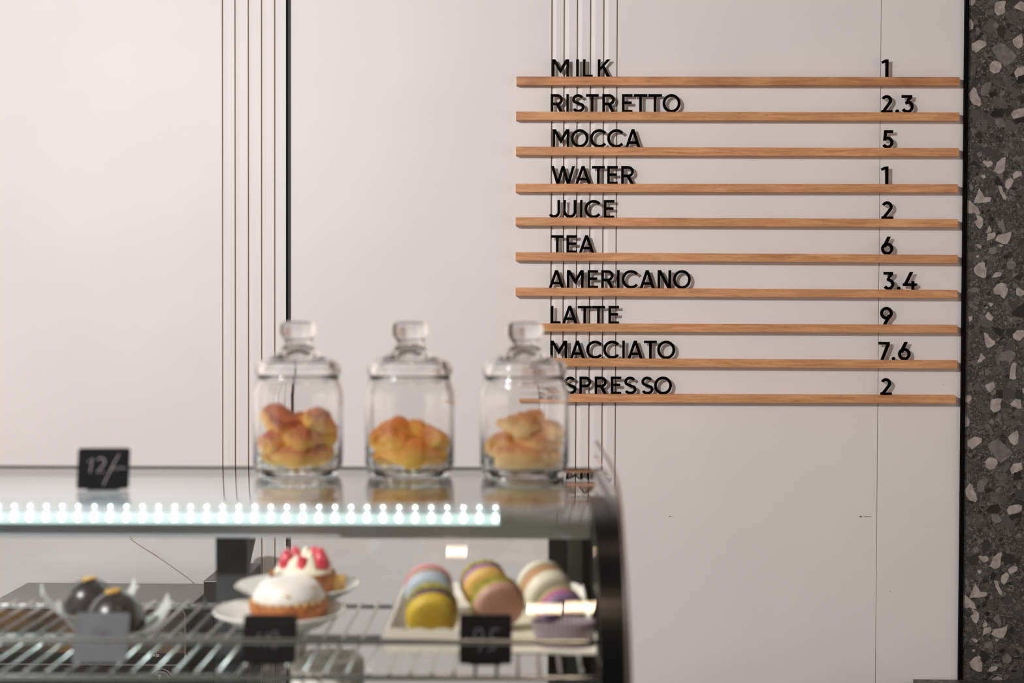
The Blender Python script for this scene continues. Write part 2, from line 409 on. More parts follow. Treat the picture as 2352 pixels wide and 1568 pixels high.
ch(Bk, 0, (652, 1085), (690, 1065), (770, 1045), (770, 1102), (720, 1100), (680, 1122))
ch(Bk, 0, (430, 840), (480, 820), (520, 850), (480, 868), (450, 880))
ch(Bk, 0, (395, 1000), (415, 990), (432, 1002), (418, 1015))
ch(Lt, 400, (370, 10), (400, 5), (410, 25), (385, 40), (368, 30))
ch(Lt, 400, (588, 60), (635, 27), (657, 50), (655, 75), (610, 140), (585, 118))
ch(Lt, 400, (520, 102), (552, 105), (570, 160), (597, 205), (590, 235), (570, 225), (535, 160))
ch(Lt, 400, (650, 0), (690, -32), (730, -25), (735, 0), (725, 15), (660, 45))
ch(Lt, 400, (297, 262), (350, 125), (380, 170), (400, 205), (460, 210), (450, 245), (395, 255), (330, 258))
ch(Lt, 400, (222, 235), (265, 235), (300, 270), (345, 310), (360, 360), (330, 365), (300, 345), (280, 355), (250, 350), (222, 340))
ch(Lt, 400, (315, 362), (350, 372), (385, 400), (382, 460), (360, 494), (335, 480), (315, 440), (308, 425), (335, 405))
ch(Lt, 400, (420, 500), (440, 460), (465, 505), (455, 520), (417, 528))
ch(Lt, 400, (430, 530), (490, 522), (501, 545), (480, 580), (418, 600))
ch(Lt, 400, (492, 590), (520, 545), (640, 513), (640, 545), (605, 625), (565, 628), (515, 605))
ch(Lt, 400, (530, 633), (550, 632), (568, 640), (550, 657), (532, 650))
ch(Lt, 400, (310, 630), (345, 628), (375, 645), (362, 668), (340, 660))
ch(Lt, 400, (300, 850), (345, 800), (385, 785), (402, 800), (400, 830), (415, 850), (410, 930), (375, 932), (330, 910), (312, 890))
ch(Lt, 400, (463, 930), (500, 880), (545, 878), (553, 895), (540, 920))
ch(Lt, 400, (475, 1035), (510, 990), (550, 975), (590, 990), (597, 1020), (612, 1030), (605, 1065), (575, 1118), (550, 1105), (540, 1085), (485, 1075))
ch(Lt, 400, (685, 1030), (703, 1015), (770, 1055), (765, 1075), (725, 1102), (685, 1085))
ch(Gy, 400, (595, 800), (640, 760), (680, 800), (678, 835), (640, 858), (600, 835))
ch(Gy, 400, (505, 865), (570, 862), (572, 876), (520, 872))
ch(Gy, 400, (255, 95), (275, 82), (295, 120), (290, 158), (265, 140))
ch(Gy, 400, (310, 105), (335, 88), (342, 98), (318, 116))
ch(Gy, 400, (600, 225), (620, 203), (635, 215), (615, 243))
ch(Gy, 400, (640, 175), (665, 170), (672, 190), (650, 194))
ch(Gy, 400, (682, 268), (695, 260), (718, 295), (705, 305))
ch(Md, 400, (700, 345), (735, 310), (770, 315), (770, 360), (715, 370))
ch(Gy, 400, (512, 450), (565, 395), (590, 500), (570, 530), (550, 490))
ch(Gy, 400, (440, 665), (500, 655), (510, 700), (480, 720), (430, 710))
ch(Md, 400, (515, 655), (545, 655), (545, 695), (525, 712))
ch(Md, 400, (600, 625), (635, 620), (640, 640), (605, 645))
ch(Lt, 400, (320, 735), (352, 728), (345, 752), (325, 750))
ch(Md, 400, (640, 710), (715, 670), (715, 690), (655, 722))
ch(Gy, 400, (235, 1052), (300, 1020), (350, 1030), (345, 1055), (310, 1062))
ch(Md, 400, (390, 1100), (440, 1090), (440, 1125), (400, 1125))
ch(Md, 400, (380, 20), (330, 60), (370, 80), (395, 100), (375, 60))
ch(Md, 400, (500, 935), (535, 930), (530, 955), (505, 955))
ch(Gy, 400, (650, 905), (670, 890), (690, 905), (665, 925))
ch(Bk, 400, (430, 400), (460, 380), (490, 400), (470, 430))
ch(Bk, 400, (365, 330), (385, 320), (400, 345), (370, 365))
ch(Bk, 400, (410, 330), (435, 308), (455, 325), (425, 350))
ch(Bk, 400, (490, 60), (515, 15), (545, 50), (520, 100), (490, 90))
ch(Bk, 400, (685, 797), (770, 795), (770, 818), (685, 812))
ch(Bk, 400, (565, 740), (600, 720), (628, 740), (600, 765), (570, 755))
ch(Bk, 400, (630, 130), (670, 110), (700, 125), (670, 145))
ch(Bk, 400, (665, 925), (700, 910), (740, 925), (700, 940))
ch(Gy, 400, (258, 1180), (265, 1165), (340, 1195), (330, 1215), (290, 1210))
ch(Lt, 400, (430, 1157), (480, 1165), (455, 1197))
ch(Lt, 400, (403, 1275), (432, 1237), (480, 1290), (460, 1322), (420, 1300))
ch(Lt, 400, (255, 1280), (290, 1275), (285, 1310), (262, 1330))
ch(Lt, 400, (402, 1197), (425, 1185), (430, 1205), (408, 1212))
ch(Lt, 400, (390, 1427), (425, 1435), (440, 1465), (465, 1490), (490, 1500), (492, 1530), (445, 1562), (425, 1560), (410, 1540), (400, 1480))
ch(Lt, 400, (652, 1440), (690, 1405), (740, 1402), (770, 1415), (770, 1440), (715, 1500), (680, 1490), (655, 1470))
ch(Md, 400, (240, 1475), (290, 1437), (305, 1450), (300, 1490), (270, 1510), (245, 1500))
ch(Gy, 400, (618, 1300), (640, 1285), (655, 1310), (645, 1335), (625, 1325))
ch(Md, 400, (245, 1240), (275, 1238), (290, 1262), (250, 1270))
ch(Md, 400, (700, 1560), (730, 1500), (770, 1490), (770, 1560))
ch(Md, 400, (245, 1400), (275, 1402), (250, 1425))
ch(Bk, 400, (460, 1370), (520, 1380), (585, 1400), (545, 1455), (500, 1440))
ch(Bk, 400, (640, 1250), (700, 1190), (770, 1160), (770, 1290), (700, 1285), (650, 1275))
ch(Bk, 400, (680, 1355), (710, 1340), (725, 1355), (700, 1375))
ch(Lt, 800, (330, 125), (365, 40), (410, 85), (370, 120))
ch(Gy, 800, (500, 70), (580, 25), (640, 15), (680, 45), (670, 90), (630, 125), (585, 110), (530, 105))
ch(Lt, 800, (625, 225), (650, 130), (682, 128), (678, 200), (683, 270), (665, 280), (622, 272))
ch(Lt, 800, (402, 330), (480, 305), (498, 350), (470, 375), (450, 398), (430, 385), (410, 355))
ch(Gy, 800, (452, 402), (478, 380), (502, 378), (502, 398), (480, 420), (455, 420))
ch(Md, 800, (290, 340), (330, 305), (370, 330), (370, 370), (310, 378))
ch(Md, 800, (590, 350), (620, 290), (680, 290), (693, 350), (650, 360))
ch(Md, 800, (450, 245), (480, 180), (520, 150), (575, 175), (500, 240))
ch(Gy, 800, (342, 220), (360, 204), (378, 225), (355, 245))
ch(Gy, 800, (253, 315), (275, 298), (285, 320), (270, 342))
ch(Md, 800, (690, 200), (725, 185), (740, 240), (700, 262))
ch(Gy, 800, (740, 180), (770, 160), (770, 230), (752, 225))
ch(Gy, 800, (275, 120), (290, 115), (315, 140), (280, 142))
ch(Lt, 800, (737, 365), (770, 350), (770, 415), (745, 400))
ch(Bk, 800, (515, 372), (560, 370), (565, 440), (540, 455), (520, 440))
def add_chip(m, pts):
    cx = sum(p[0] for p in pts) / len(pts); cz = sum(p[1] for p in pts) / len(pts)
    if cx > XR0 + TW or cx < XR0: return
    for xa, xb, za, zb, t in tiles:
        if za <= cz <= zb and xa <= cx <= xb:
            g = .0012
            cl = pts
            for ax, lim, sg in ((0, xa + .0004, 1), (0, xb - g, -1), (1, za + g, 1), (1, zb - g, -1)):
                out = []
                for i in range(len(cl)):
                    p, q = cl[i], cl[(i + 1) % len(cl)]; ip_, iq = (p[ax] - lim) * sg >= 0, (q[ax] - lim) * sg >= 0
                    if ip_: out.append(p)
                    if ip_ != iq:
                        f = (lim - p[ax]) / (q[ax] - p[ax]); out.append((p[0] + (q[0] - p[0]) * f, p[1] + (q[1] - p[1]) * f))
                cl = out
                if len(cl) < 3: return
            MB().prism(cl, 0.0008, 0.003, lambda u, v, w: (u, w, v)).build('stone_chip', M[m], t, smooth=0)
for m, pts in chips:
    w3 = [(P(x, y, 0).x, P(x, y, 0).z) for x, y in pts]
    # irregular fractured outline
    out = []
    for i in range(len(w3)):
        a, b = w3[i], w3[(i + 1) % len(w3)]
        out.append(a); l = math.hypot(b[0] - a[0], b[1] - a[1]); j = random.uniform(-.06, .06) * l
        out.append(((a[0] + b[0]) / 2 + (b[1] - a[1]) / max(l, 1e-6) * j, (a[1] + b[1]) / 2 - (b[0] - a[0]) / max(l, 1e-6) * j))
    add_chip(m, out)
    cz = sum(p[1] for p in out) / len(out)
    if cz - period > zseam - period: add_chip(m, [(x, z - period) for x, z in out])

# terrazzo upstand at the lower right, counter behind, floor
pu = P(2100, 1562, -0.02)
up = MB().box(pu.x, XR1, -0.62, -0.009, pu.z - 0.05, pu.z).build('terrazzo_counter', M['terrazzo'], smooth=0, origin=(pu.x, -0.6, pu.z - .05))
up.location = (pu.x, -0.6, pu.z - .05); tag(up, 'dark terrazzo counter slab at the foot of the terrazzo wall, lower right corner', 'counter')
ZC = pu.z - 0.05
bc = root('back_counter', 'dark counter along the panelled wall carrying the oven, behind the display case', 'counter', (-0.6, -0.3, 0), frame=False)
MB().box(-2.1 + .6, 1.9 + .6, -0.33, 0.298, ZC - 0.03, ZC).build('worktop', M['dark_frame'], bc, smooth=0)
MB().box(-2.1 + .6, 1.9 + .6, -0.29, 0.298, 0.08, ZC - 0.03).build('cabinet_body', M['black_plastic'], bc, smooth=0)
MB().box(-2.1 + .6, 1.9 + .6, -0.23, 0.298, 0.0, 0.08).build('plinth', M['black_metal'], bc, smooth=0)
fl = MB().box(-4.5, 4.0, -6.6, 0.03, -0.03, 0.0).build('floor', noisy('concrete', srgb(96, 90, 85), srgb(112, 105, 99), 6, .5, 5), smooth=0); structure(fl)
wf = MB().box(-4.5, 4.0, -6.7, -6.6, 0.0, 3.25).build('wall_front_added', noisy('plaster', srgb(74, 70, 68), srgb(84, 80, 77), 3, .8, 4), smooth=0); structure(wf)  # unseen wall, added dark to keep bright reflections off the case glass
ce = MB().box(-4.5, 4.0, -6.6, 0.03, 3.25, 3.3).build('ceiling_added', noisy('ceiling_paint', srgb(112, 106, 102), srgb(122, 116, 111), 3, .8, 4), smooth=0); structure(ce)  # unseen, added dark to shut out world light mirrored by the curved glass

# ================================================================ MENU BOARD
RAILS = [  # left px, right px, top-left y, top-right y
    (1186, 2204.4, 175.6, 176.8), (1185.3, 2203.8, 256.0, 258.2), (1185, 2202.6, 336.8, 339.8), (1184.3, 2200.3, 421.6, 422.8),
    (1184.3, 2199.8, 498.6, 503.0), (1184.3, 2199.8, 579.0, 585.0), (1184.3, 2199.2, 660.0, 665.6), (1184, 2198.6, 742.0, 745.6),
    (1184, 2198.6, 821.6, 827.4), (1184, 2195.6, 904.0, 907.4)]
WORDS = ['MILK', 'RISTRETTO', 'MOCCA', 'WATER', 'JUICE', 'TEA', 'AMERICANO', 'LATTE', 'MACCIATO', 'ESPRESSO']
ORD = ['top', 'second', 'third', 'fourth', 'fifth', 'sixth', 'seventh', 'eighth', 'ninth', 'lowest']
PX = [
    [(1267.9, 1307.2), (1323.3, 1329.8), (1338.8, 1361.8), (1373, 1402.6)],
    [(1264.8, 1293.9), (1300.8, 1306.9), (1313.8, 1342.7), (1346, 1375.3), (1383.5, 1413), (1428.6, 1453.1), (1455.7, 1487.3), (1489, 1520.7), (1522, 1563.3)],
    [(1268.9, 1308), (1311.5, 1352), (1355.4, 1393.7), (1394.7, 1433.2), (1436.3, 1471.5)],
    [(1265.6, 1321), (1321, 1357.7), (1359.7, 1389.3), (1394.7, 1419.2), (1426.8, 1457)],
    [(1259.6, 1286.8), (1294, 1324), (1332.3, 1338.4), (1342.7, 1381), (1387, 1411.4)],
    [(1265.5, 1295), (1301, 1325.7), (1329.3, 1365.4)],
    [(1260.2, 1296.3), (1302, 1341), (1349.8, 1374), (1381, 1410.2), (1417.1, 1423.6), (1428.2, 1466), (1469, 1504.6), (1510.5, 1541.8), (1546, 1587)],
    [(1265, 1287.9), (1291, 1326.6), (1327, 1359.1), (1359.5, 1390), (1397.5, 1422)],
    [(1264, 1303), (1308.8, 1344), (1346.3, 1384), (1385.5, 1423.3), (1429.3, 1435.5), (1441.4, 1477), (1479.3, 1509), (1509.6, 1551)],
    [(1266, 1290), (1296.2, 1323.9), (1330.7, 1358.2), (1366, 1394.8), (1402.9, 1427), (1433.4, 1462), (1472.7, 1501), (1502.5, 1543.6)]]
TOPS = [136, 216, 296.5, 381, 459, 540, 620, 702, 782, 864.5]
PRICES = [('1', [(2024.7, 2041.3)]), ('2.3', [(2024.5, 2051), (2057, 2065.7), (2070.4, 2098.5)]), ('5', [(2026.2, 2053.6)]), ('1', [(2023.4, 2041)]),
          ('2', [(2025, 2052.5)]), ('6', [(2024, 2052.5)]), ('3.4', [(2029, 2054), (2060.7, 2069), (2074, 2106)]), ('9', [(2021.8, 2051)]),
          ('7.6', [(2018, 2044), (2048.7, 2057), (2063, 2092)]), ('2', [(2022.9, 2049)])]
PTOPS = [136.2, 218, 298.6, 382, 462, 543, 624, 704.5, 784.6, 868]

def arc(cx, cy, rx, ry, a0, a1, n=20):
    return [(cx + rx * math.cos(math.radians(a0 + (a1 - a0) * i / n)), cy + ry * math.sin(math.radians(a0 + (a1 - a0) * i / n))) for i in range(n + 1)]
def strip(pts, t, closed=False):        # list of quads along a line of even width
    n = len(pts); out = []; Ls = []; Rs = []
    for i in range(n):
        a = pts[(i - 1) % n] if (closed or i > 0) else None
        b = pts[(i + 1) % n] if (closed or i < n - 1) else None
        p = pts[i]; d = []
        if a is not None: d.append(Vector((p[0] - a[0], p[1] - a[1])).normalized())
        if b is not None: d.append(Vector((b[0] - p[0], b[1] - p[1])).normalized())
        if len(d) == 2:
            nn = Vector((-d[0].y - d[1].y, d[0].x + d[1].x)).normalized(); m = min(1 / max(nn.dot(Vector((-d[0].y, d[0].x))), .3), 3)
        else: nn = Vector((-d[0].y, d[0].x)); m = 1
        Ls.append((p[0] + nn.x * t / 2 * m, p[1] + nn.y * t / 2 * m)); Rs.append((p[0] - nn.x * t / 2 * m, p[1] - nn.y * t / 2 * m))
    for i in range(n if closed else n - 1):
        j = (i + 1) % n; out.append([Ls[i], Rs[i], Rs[j], Ls[j]])
    return out
def rect(x0, y0, x1, y1): return [(x0, y0), (x1, y0), (x1, y1), (x0, y1)]
def glyph(c, w, h, t):
    t2 = t / 2; q = []
    tv = t * 0.93
    if c == 'I': q = [rect(0, 0, w, h)]
    elif c == 'L': q = [rect(0, 0, t, h), rect(t, 0, w, tv)]
    elif c == 'T': q = [rect(0, h - tv, w, h), rect(w / 2 - t2, 0, w / 2 + t2, h - tv)]
    elif c == 'E': q = [rect(0, 0, t, h), rect(t, 0, w, tv), rect(t, h - tv, w, h), rect(t, h * .53 - tv / 2, w - t * .3, h * .53 + tv / 2)]
    elif c == 'M':
        m = .80 * h / (w / 2); hx = t * 1.22
        q = [rect(0, 0, t, h), rect(w - t, 0, w, h), [(0, h), (hx, h), (w / 2, h - m * (w / 2 - hx)), (w / 2, h - m * w / 2)],
             [(w, h), (w - hx, h), (w / 2, h - m * (w / 2 - hx)), (w / 2, h - m * w / 2)]]
    elif c == 'N': q = [rect(0, 0, t, h), rect(w - t, 0, w, h), [(0, h), (t * 1.25, h), (w, 0), (w - t * 1.25, 0)]]
    elif c == 'A':
        hx = t * 1.08; s = (w / 2 - hx / 2) / h; b0, b1 = .21 * h, .21 * h + tv
        q = [[(0, 0), (hx, 0), (w / 2 + hx / 2, h), (w / 2 - hx / 2, h)], [(w, 0), (w - hx, 0), (w / 2 - hx / 2, h), (w / 2 + hx / 2, h)],
             [(s * b0 + hx * .5, b0), (w - s * b0 - hx * .5, b0), (w - s * b1 - hx * .5, b1), (s * b1 + hx * .5, b1)]]
    elif c == 'W':
        hx = t * 1.06; a = w * .285
        q = [[(0, h), (hx, h), (a + hx / 2, 0), (a - hx / 2, 0)], [(a - hx / 2, 0), (a + hx / 2, 0), (w / 2 + hx / 2, h), (w / 2 - hx / 2, h)],
             [(w - a - hx / 2, 0), (w - a + hx / 2, 0), (w / 2 + hx / 2, h), (w / 2 - hx / 2, h)], [(w, h), (w - hx, h), (w - a - hx / 2, 0), (w - a + hx / 2, 0)]]
    elif c == 'K':
        q = [rect(0, 0, t, h), [(t, h * .40), (t * 1.0, h * .58), (w - t * 1.35, h), (w, h)], [(t * 1.55, h * .55), (t * 2.3, h * .68), (w, 0), (w - t * 1.3, 0)]]
    elif c in 'RP':
        vb = h * (.39 if c == 'P' else .385); r = (h - vb - t * .93) / 2; cy = (h - t2 + vb + t2) / 2; bw = w - t2 if c == 'P' else w - t * .62
        q = [rect(0, 0, t, h)] + strip([(t, h - t2), (bw - r - 0.01, h - t2)] + arc(bw - r, cy, r, (h - t2 - vb - t2) / 2, 90, -90, 18) + [(t, vb + t2)], t)
        if c == 'R': q.append([(w * .40, vb + t * .4), (w * .40 + t * 1.25, vb + t * .4), (w, 0), (w - t * 1.22, 0)])
    elif c == 'O': q = strip(arc(w / 2, h / 2, w / 2 - t2, h / 2 - t2 + .2, 0, 360, 44)[:-1], t, True)
    elif c == 'C':
        r = h / 2 - t2 + .2; cx = r + t2
        q = strip(arc(cx, h / 2, r, r, 41, 319, 36), t)
    elif c == 'S':
        r = h * .25 - t * .25
        rx = w / 2 - t2
        top = arc(w / 2 - .3, h - t2 - r, rx * .92, r, 28, 180 + 38, 18)
        bot = arc(w / 2 + .2, t2 + r, rx, r, 38, -155, 20)
        q = strip(top + [(w * .5, h * .5)] + bot, t)
    elif c == 'J':
        r = w * .5 - t2
        q = strip([(w - t2, h), (w - t2, r * 1.15 + t2)] + arc(w - t2 - r * 1.05, r * 1.05 + t2, r * 1.05, r * 1.05, 0, -148, 18), t)
    elif c == 'U':
        r = w / 2 - t2
        q = strip([(t2, h), (t2, r + t2)] + arc(w / 2, r + t2, r, r, 180, 360, 20) + [(w - t2, h)], t)
    elif c == '.': q = [[(w / 2 + w / 2 * math.cos(a * PI / 10), w / 2 + w / 2 * math.sin(a * PI / 10)) for a in range(20)]]
    elif c == '1': q = [rect(w - t * 1.05, 0, w, h), [(w, h), (w - t * 1.05, h), (0, h * .89), (t * .28, h * .76), (w - t * .9, h * .83)]]
    elif c == '2':
        r = w * .44 - t2 + .8
        q = strip(arc(w * .47, h - t2 - r, r, r, 158, -38, 20) + [(t * .95, t * .8)], t) + [rect(0, 0, w, tv), [(0, tv), (0, 0), (t * 1.3, 0), (t * 1.7, t * 1.3)]]
    elif c == '3':
        r = w * .5 - t2 + .6
        q = [rect(w * .02, h - tv, w * .90, h), [(w * .90, h), (w * .90 - t * 1.3, h - tv * .5), (w * .34, h * .565), (w * .46, h * .53), (w * .90, h - tv)]] + strip([(w * .34, h * .55), (w * .5, h * .58)] + arc(w * .5 - .6 + t2 * .2, t2 + r, r, r * 1.02, 78, -152, 24), t)
    elif c == '4':
        q = [[(w * .50, h), (w * .50 + t * 1.15, h), (t * 1.2, h * .22), (0, h * .22)], rect(0, h * .22, w, h * .22 + tv), rect(w * .62, 0, w * .62 + t, h * .50)]
    elif c == '5':
        r = w * .47 - t2 + .8
        q = [rect(w * .18, h - tv, w * .94, h), [(w * .18, h), (w * .18 + t, h), (w * .10 + t, h * .42), (w * .10, h * .42)]] + strip([(w * .14, h * .5)] + arc(w * .5 - .8, t2 + r, r, r, 100, -152, 24), t)
    elif c in '69':
        r = w / 2 - t2
        q = strip(arc(w / 2, r + t2, r, r, 0, 360, 36)[:-1], t, True) + [[(w * .50, h), (w * .50 + t * 1.15, h), (t * 1.15 + w * .12, r * 1.3 + t2), (w * .045, r * 1.15 + t2)]]
        if c == '9': q = [[(w - x, h - y) for x, y in p] for p in q]
    elif c == '7': q = [rect(0, h - tv, w, h), [(w, h - tv), (w - t * 1.15, h - tv), (w * .16, 0), (w * .16 + t * 1.1, 0)]]
    return q

YF = -0.026
rails = []
for i, (xl, xr, yl, yr) in enumerate(RAILS):
    a, b = P(xl, yl, YF), P(xr, yr, YF)
    ln = (b - a).length; ang = math.atan2(b.z - a.z, b.x - a.x)
    hh = 0.0222
    pf = [(0, -hh + .0006), (.0006, -hh), (.0259, -hh), (.0259, -.0002), (.0099, 0), (.0099, -.0045), (.0045, -.0045), (.0045, 0), (.0008, 0), (0, -.0008)]
    mb = MB(); mb.prism(pf, 0, ln, lambda u, v, w: (w, u, v))
    o = mb.build('menu_rail', M['wood_top'] if i == 0 else M['wood'], smooth=0)
    o.location = (a.x, YF, a.z); o.rotation_euler = (0, -ang, 0)
    lab = f'beech wood strip, {ORD[i]} of ten on the wall, under the word {WORDS[i]}'
    tag(o, lab, 'menu rail', 'beech menu rails on the wall')
    rails.append((a, b))
def railz(i, x):
    a, b = rails[i]; return a.z + (b.z - a.z) * (x - a.x) / (b.x - a.x)

YL = -0.0205                             # front of the letters, standing in the groove
LT = 0.0030
SZ = {'MILK': 1}
def put_glyph(c, x0, x1, ytop, i, name, label, cat, group, dotw=None):
    w0, w1 = P(x0, ytop, YL), P(x1, ytop, YL)
    zb = railz(i, (w0.x + w1.x) / 2) - 0.0012
    if c in '1234567.9' or c == '6': zb += 0.0
    ht = w0.z - zb; s = (CAM.y - YL) * -1 / F
    t = 6.45 * s if not c.isdigit() else 7.1 * s
    q = glyph(c, (w1.x - w0.x) / s, ht / s, t / s)
    q = [[(u * s, v * s) for u, v in pl] for pl in q]
    mb = MB()
    for j, pl in enumerate(q): mb.prism(pl, 0, LT - j * 0.000004, lambda u, v, w: (u, w, v))
    o = mb.build(name, M['acrylic'], smooth=25)
    o.location = (w0.x, YL, zb); tag(o, label, cat, group)
NTH = ['first', 'second', 'third', 'fourth']
for i, wd_ in enumerate(WORDS):
    seen = {}
    for j, c in enumerate(wd_):
        seen[c] = seen.get(c, 0) + 1
        tot = wd_.count(c)
        which = f'{NTH[seen[c]-1]} letter {c} in the word {wd_}' if tot > 1 else f'letter {c} in the word {wd_}'
        put_glyph(c, PX[i][j][0], PX[i][j][1], TOPS[i], i, 'menu_letter', f'black {which}, standing on the {ORD[i]} wooden rail', 'letter', 'black menu letters on the rails')
    txt, pos = PRICES[i]
    for j, c in enumerate(txt):
        if c == '.': put_glyph(c, *pos[j], PTOPS[i], i, 'decimal_point', f'black round dot inside the price {txt} on the {wd_} rail', 'numeral', 'black price numerals')
        else:
            lab = f'black numeral {c}, ' + (f'{["whole", None, "fraction"][j] if False else ("first figure" if j == 0 else "last figure")} of the price {txt}' if len(txt) > 1 else 'a price on its own') + f', on the {wd_} rail'
            put_glyph(c, *pos[j], PTOPS[i], i, 'price_numeral', lab, 'numeral', 'black price numerals')

# ================================================================ DISPLAY CASE
HT = 0.193
ZG = CAM.z - HT                          # top of the case glass
XE = 0.098; XLft = -1.02                 # inner faces of the end panels
ZSH = CAM.z - 0.353                      # wire shelf plane
ZDK = CAM.z - 0.52; ZBASE = CAM.z - 0.60
def crom(pts, n=8):
    out = []
    for i in range(len(pts) - 1):
        p0, p1, p2, p3 = pts[max(i - 1, 0)], pts[i], pts[i + 1], pts[min(i + 2, len(pts) - 1)]
        for k_ in range(n):
            t = k_ / n
            out.append(tuple(0.5 * ((2 * p1[j]) + (-p0[j] + p2[j]) * t + (2 * p0[j] - 5 * p1[j] + 4 * p2[j] - p3[j]) * t * t + (-p0[j] + 3 * p1[j] - 3 * p2[j] + p3[j]) * t ** 3) for j in range(2)))
    out.append(pts[-1]); return out
prof = [(1.742, .193)] + crom([(1.47, .193), (1.42, .1965), (1.36, .211), (1.308, .240), (1.27, .285), (1.248, .335), (1.238, .40), (1.235, .515)], 6)
CB = (-0.45, 1.5, ZBASE)
case = root('display_case', 'curved glass refrigerated display case with black end, full of pastries', 'display case', CB)
def inset(pr, t):
    out = []
    for i in range(len(pr)):
        a = Vector(pr[max(i - 1, 0)]); b = Vector(pr[min(i + 1, len(pr) - 1)]); d = (b - a).normalized()
        n = Vector((-d.y, d.x)); 
        out.append((pr[i][0] + n.x * t, pr[i][1] + n.y * t))
    return out
ip = inset(prof, -0.005)
# keep the inner skin on the inner side (deeper and lower)
if ip[0][1] < prof[0][1]: ip = inset(prof, 0.005)
mb = MB(); n = len(prof)
vs = [(x, d, CAM.z - h) for x in (XLft, XE) for d, h in prof] + [(x, d, CAM.z - h) for x in (XLft, XE) for d, h in ip]
fs = []
for i in range(n - 1):
    fs.append((i, i + 1, n + i + 1, n + i)); fs.append((2 * n + i, 3 * n + i, 3 * n + i + 1, 2 * n + i + 1))
for e in (0, n):
    for i in range(n - 1): fs.append((e + i, 2 * n + e + i, 2 * n + e + i + 1, e + i + 1))
fs.append((0, n, 3 * n, 2 * n)); fs.append((n - 1, 3 * n - 1, 4 * n - 1, 2 * n - 1))
mb.add(vs, fs); cg = mb.build('curved_glass', M['pane'], case, origin=CB, smooth=30)

outer = [(1.742, .176)] + crom([(1.44, .176), (1.40, .176), (1.365, .182), (1.309, .212), (1.262, .268), (1.238, .325), (1.228, .40), (1.226, .515)], 5)
def end_panel(x0, x1, nm):
    pl = [(d, CAM.z - h) for d, h in [(1.83, .205), (1.742, .196)] + prof[1:]] 
    pl = [(d, z + .002) for d, z in pl] + [(1.226, ZBASE + .05), (1.83, ZBASE + .05)]
    MB().prism(pl, x0, x1, lambda u, v, w: (w, u, v)).build('end_panel', M['black_plastic'], case, origin=CB, smooth=30)
end_panel(XE, XE + .009, 'r'); end_panel(XLft - .009, XLft, 'l')
# clear side guard that stands above the glass, with a brown edge strip
mb = MB()
o2 = [(d, CAM.z - h) for d, h in outer[:-6]]; i2 = [(d, CAM.z - h - .0) for d, h in prof[:len(prof) - 6]]
pl = o2 + i2[::-1]
MB().prism(pl, XE + .003, XE + .0065, lambda u, v, w: (w, u, v)).build('side_guard', M['pane'], case, origin=CB, smooth=0)
MB().tube([(XE + .0048, d, CAM.z - h + .018) for d, h in [(1.72, .176), (1.6, .176), (1.5, .176), (1.44, .178), (1.40, .182), (1.365, .190), (1.335, .203), (1.31, .22), (1.285, .245), (1.265, .275), (1.25, .31), (1.242, .35), (1.24, .42)]], .0016, 8).build('edge_strip', M['brown_edge'], case, origin=CB)
def frame_band(x0, x1):
    op, iq = inset(prof[1:], -.0015), inset(prof[1:], .006)
    if (Vector(op[10]) - Vector((1.7, .5))).length < (Vector(iq[10]) - Vector((1.7, .5))).length: op, iq = inset(prof[1:], .0015), inset(prof[1:], -.006)
    mb = MB()
    for i in range(len(op) - 1):
        mb.prism([(op[i][0], CAM.z - op[i][1]), (op[i + 1][0], CAM.z - op[i + 1][1]), (iq[i + 1][0], CAM.z - iq[i + 1][1]), (iq[i][0], CAM.z - iq[i][1])], x0, x1, lambda u, v, w: (w, u, v))
    mb.build('end_frame', M['black_plastic'], case, origin=CB, smooth=30)
frame_band(XE - .019, XE + .009); frame_band(XLft - .009, XLft + .019)
# rear rail that carries glass, doors and lamp
MB().box(XLft, XE, 1.745, 1.83, CAM.z - .2804, ZG - .008).build('rear_rail', M['rail_metal'], case, origin=CB, smooth=0, bevel=.002)
MB().box(XLft, XE, 1.738, 1.7445, ZG - .0065, ZG + .0012).build('rear_seal', M['black_metal'], case, origin=CB, smooth=0)
def fx(px, d): return (px - W / 2) / F * d
zr0, zr1 = CAM.z - .2804, ZDK + .012
MB().box(fx(1262, 1.80), XE, 1.80, 1.825, zr1, zr0).build('rear_stile', M['dark_frame'], case, origin=CB, smooth=0)
MB().box(fx(1306, 1.79), fx(1340, 1.79), 1.79, 1.7995, zr1, zr0 + 0.0).build('slot_strip', M['frame_light'], case, origin=CB, smooth=0)
MB().box(fx(495, 1.80), fx(567, 1.80), 1.80, 1.825, zr1, zr0).build('rear_stile', M['dark_frame'], case, origin=CB, smooth=0)
MB().box(XLft, XLft + .04, 1.80, 1.825, zr1, zr0).build('rear_stile', M['dark_frame'], case, origin=CB, smooth=0)
MB().box(XLft, XE, 1.79, 1.83, ZDK, zr1).build('bottom_rail', M['dark_frame'], case, origin=CB, smooth=0)
MB().box(fx(567, 1.80), fx(1262, 1.80), 1.815, 1.819, zr1, zr0).build('sliding_pane', M['pane'], case, origin=CB, smooth=0)
MB().box(XLft + .04, fx(495, 1.80), 1.805, 1.809, zr1, zr0).build('sliding_pane', M['pane'], case, origin=CB, smooth=0)
MB().box(XLft, XE, 1.232, 1.83, ZDK - .012, ZDK).build('deck', M['frame_light'], case, origin=CB, smooth=0)
MB().box(XLft - .009, XE + .009, 1.21, 1.84, ZBASE + .01, ZDK - .0125).build('base', M['black_plastic'], case, origin=CB, smooth=0, bevel=.004)
mb = MB()
for x in (XLft + .05, XE - .05):
    for d in (1.27, 1.78): mb = MB().lathe([(0, 0), (.018, 0), (.016, .01), (0, .01)], 16, (x, d, ZBASE)); mb.build('foot', M['black_metal'], case, origin=CB)
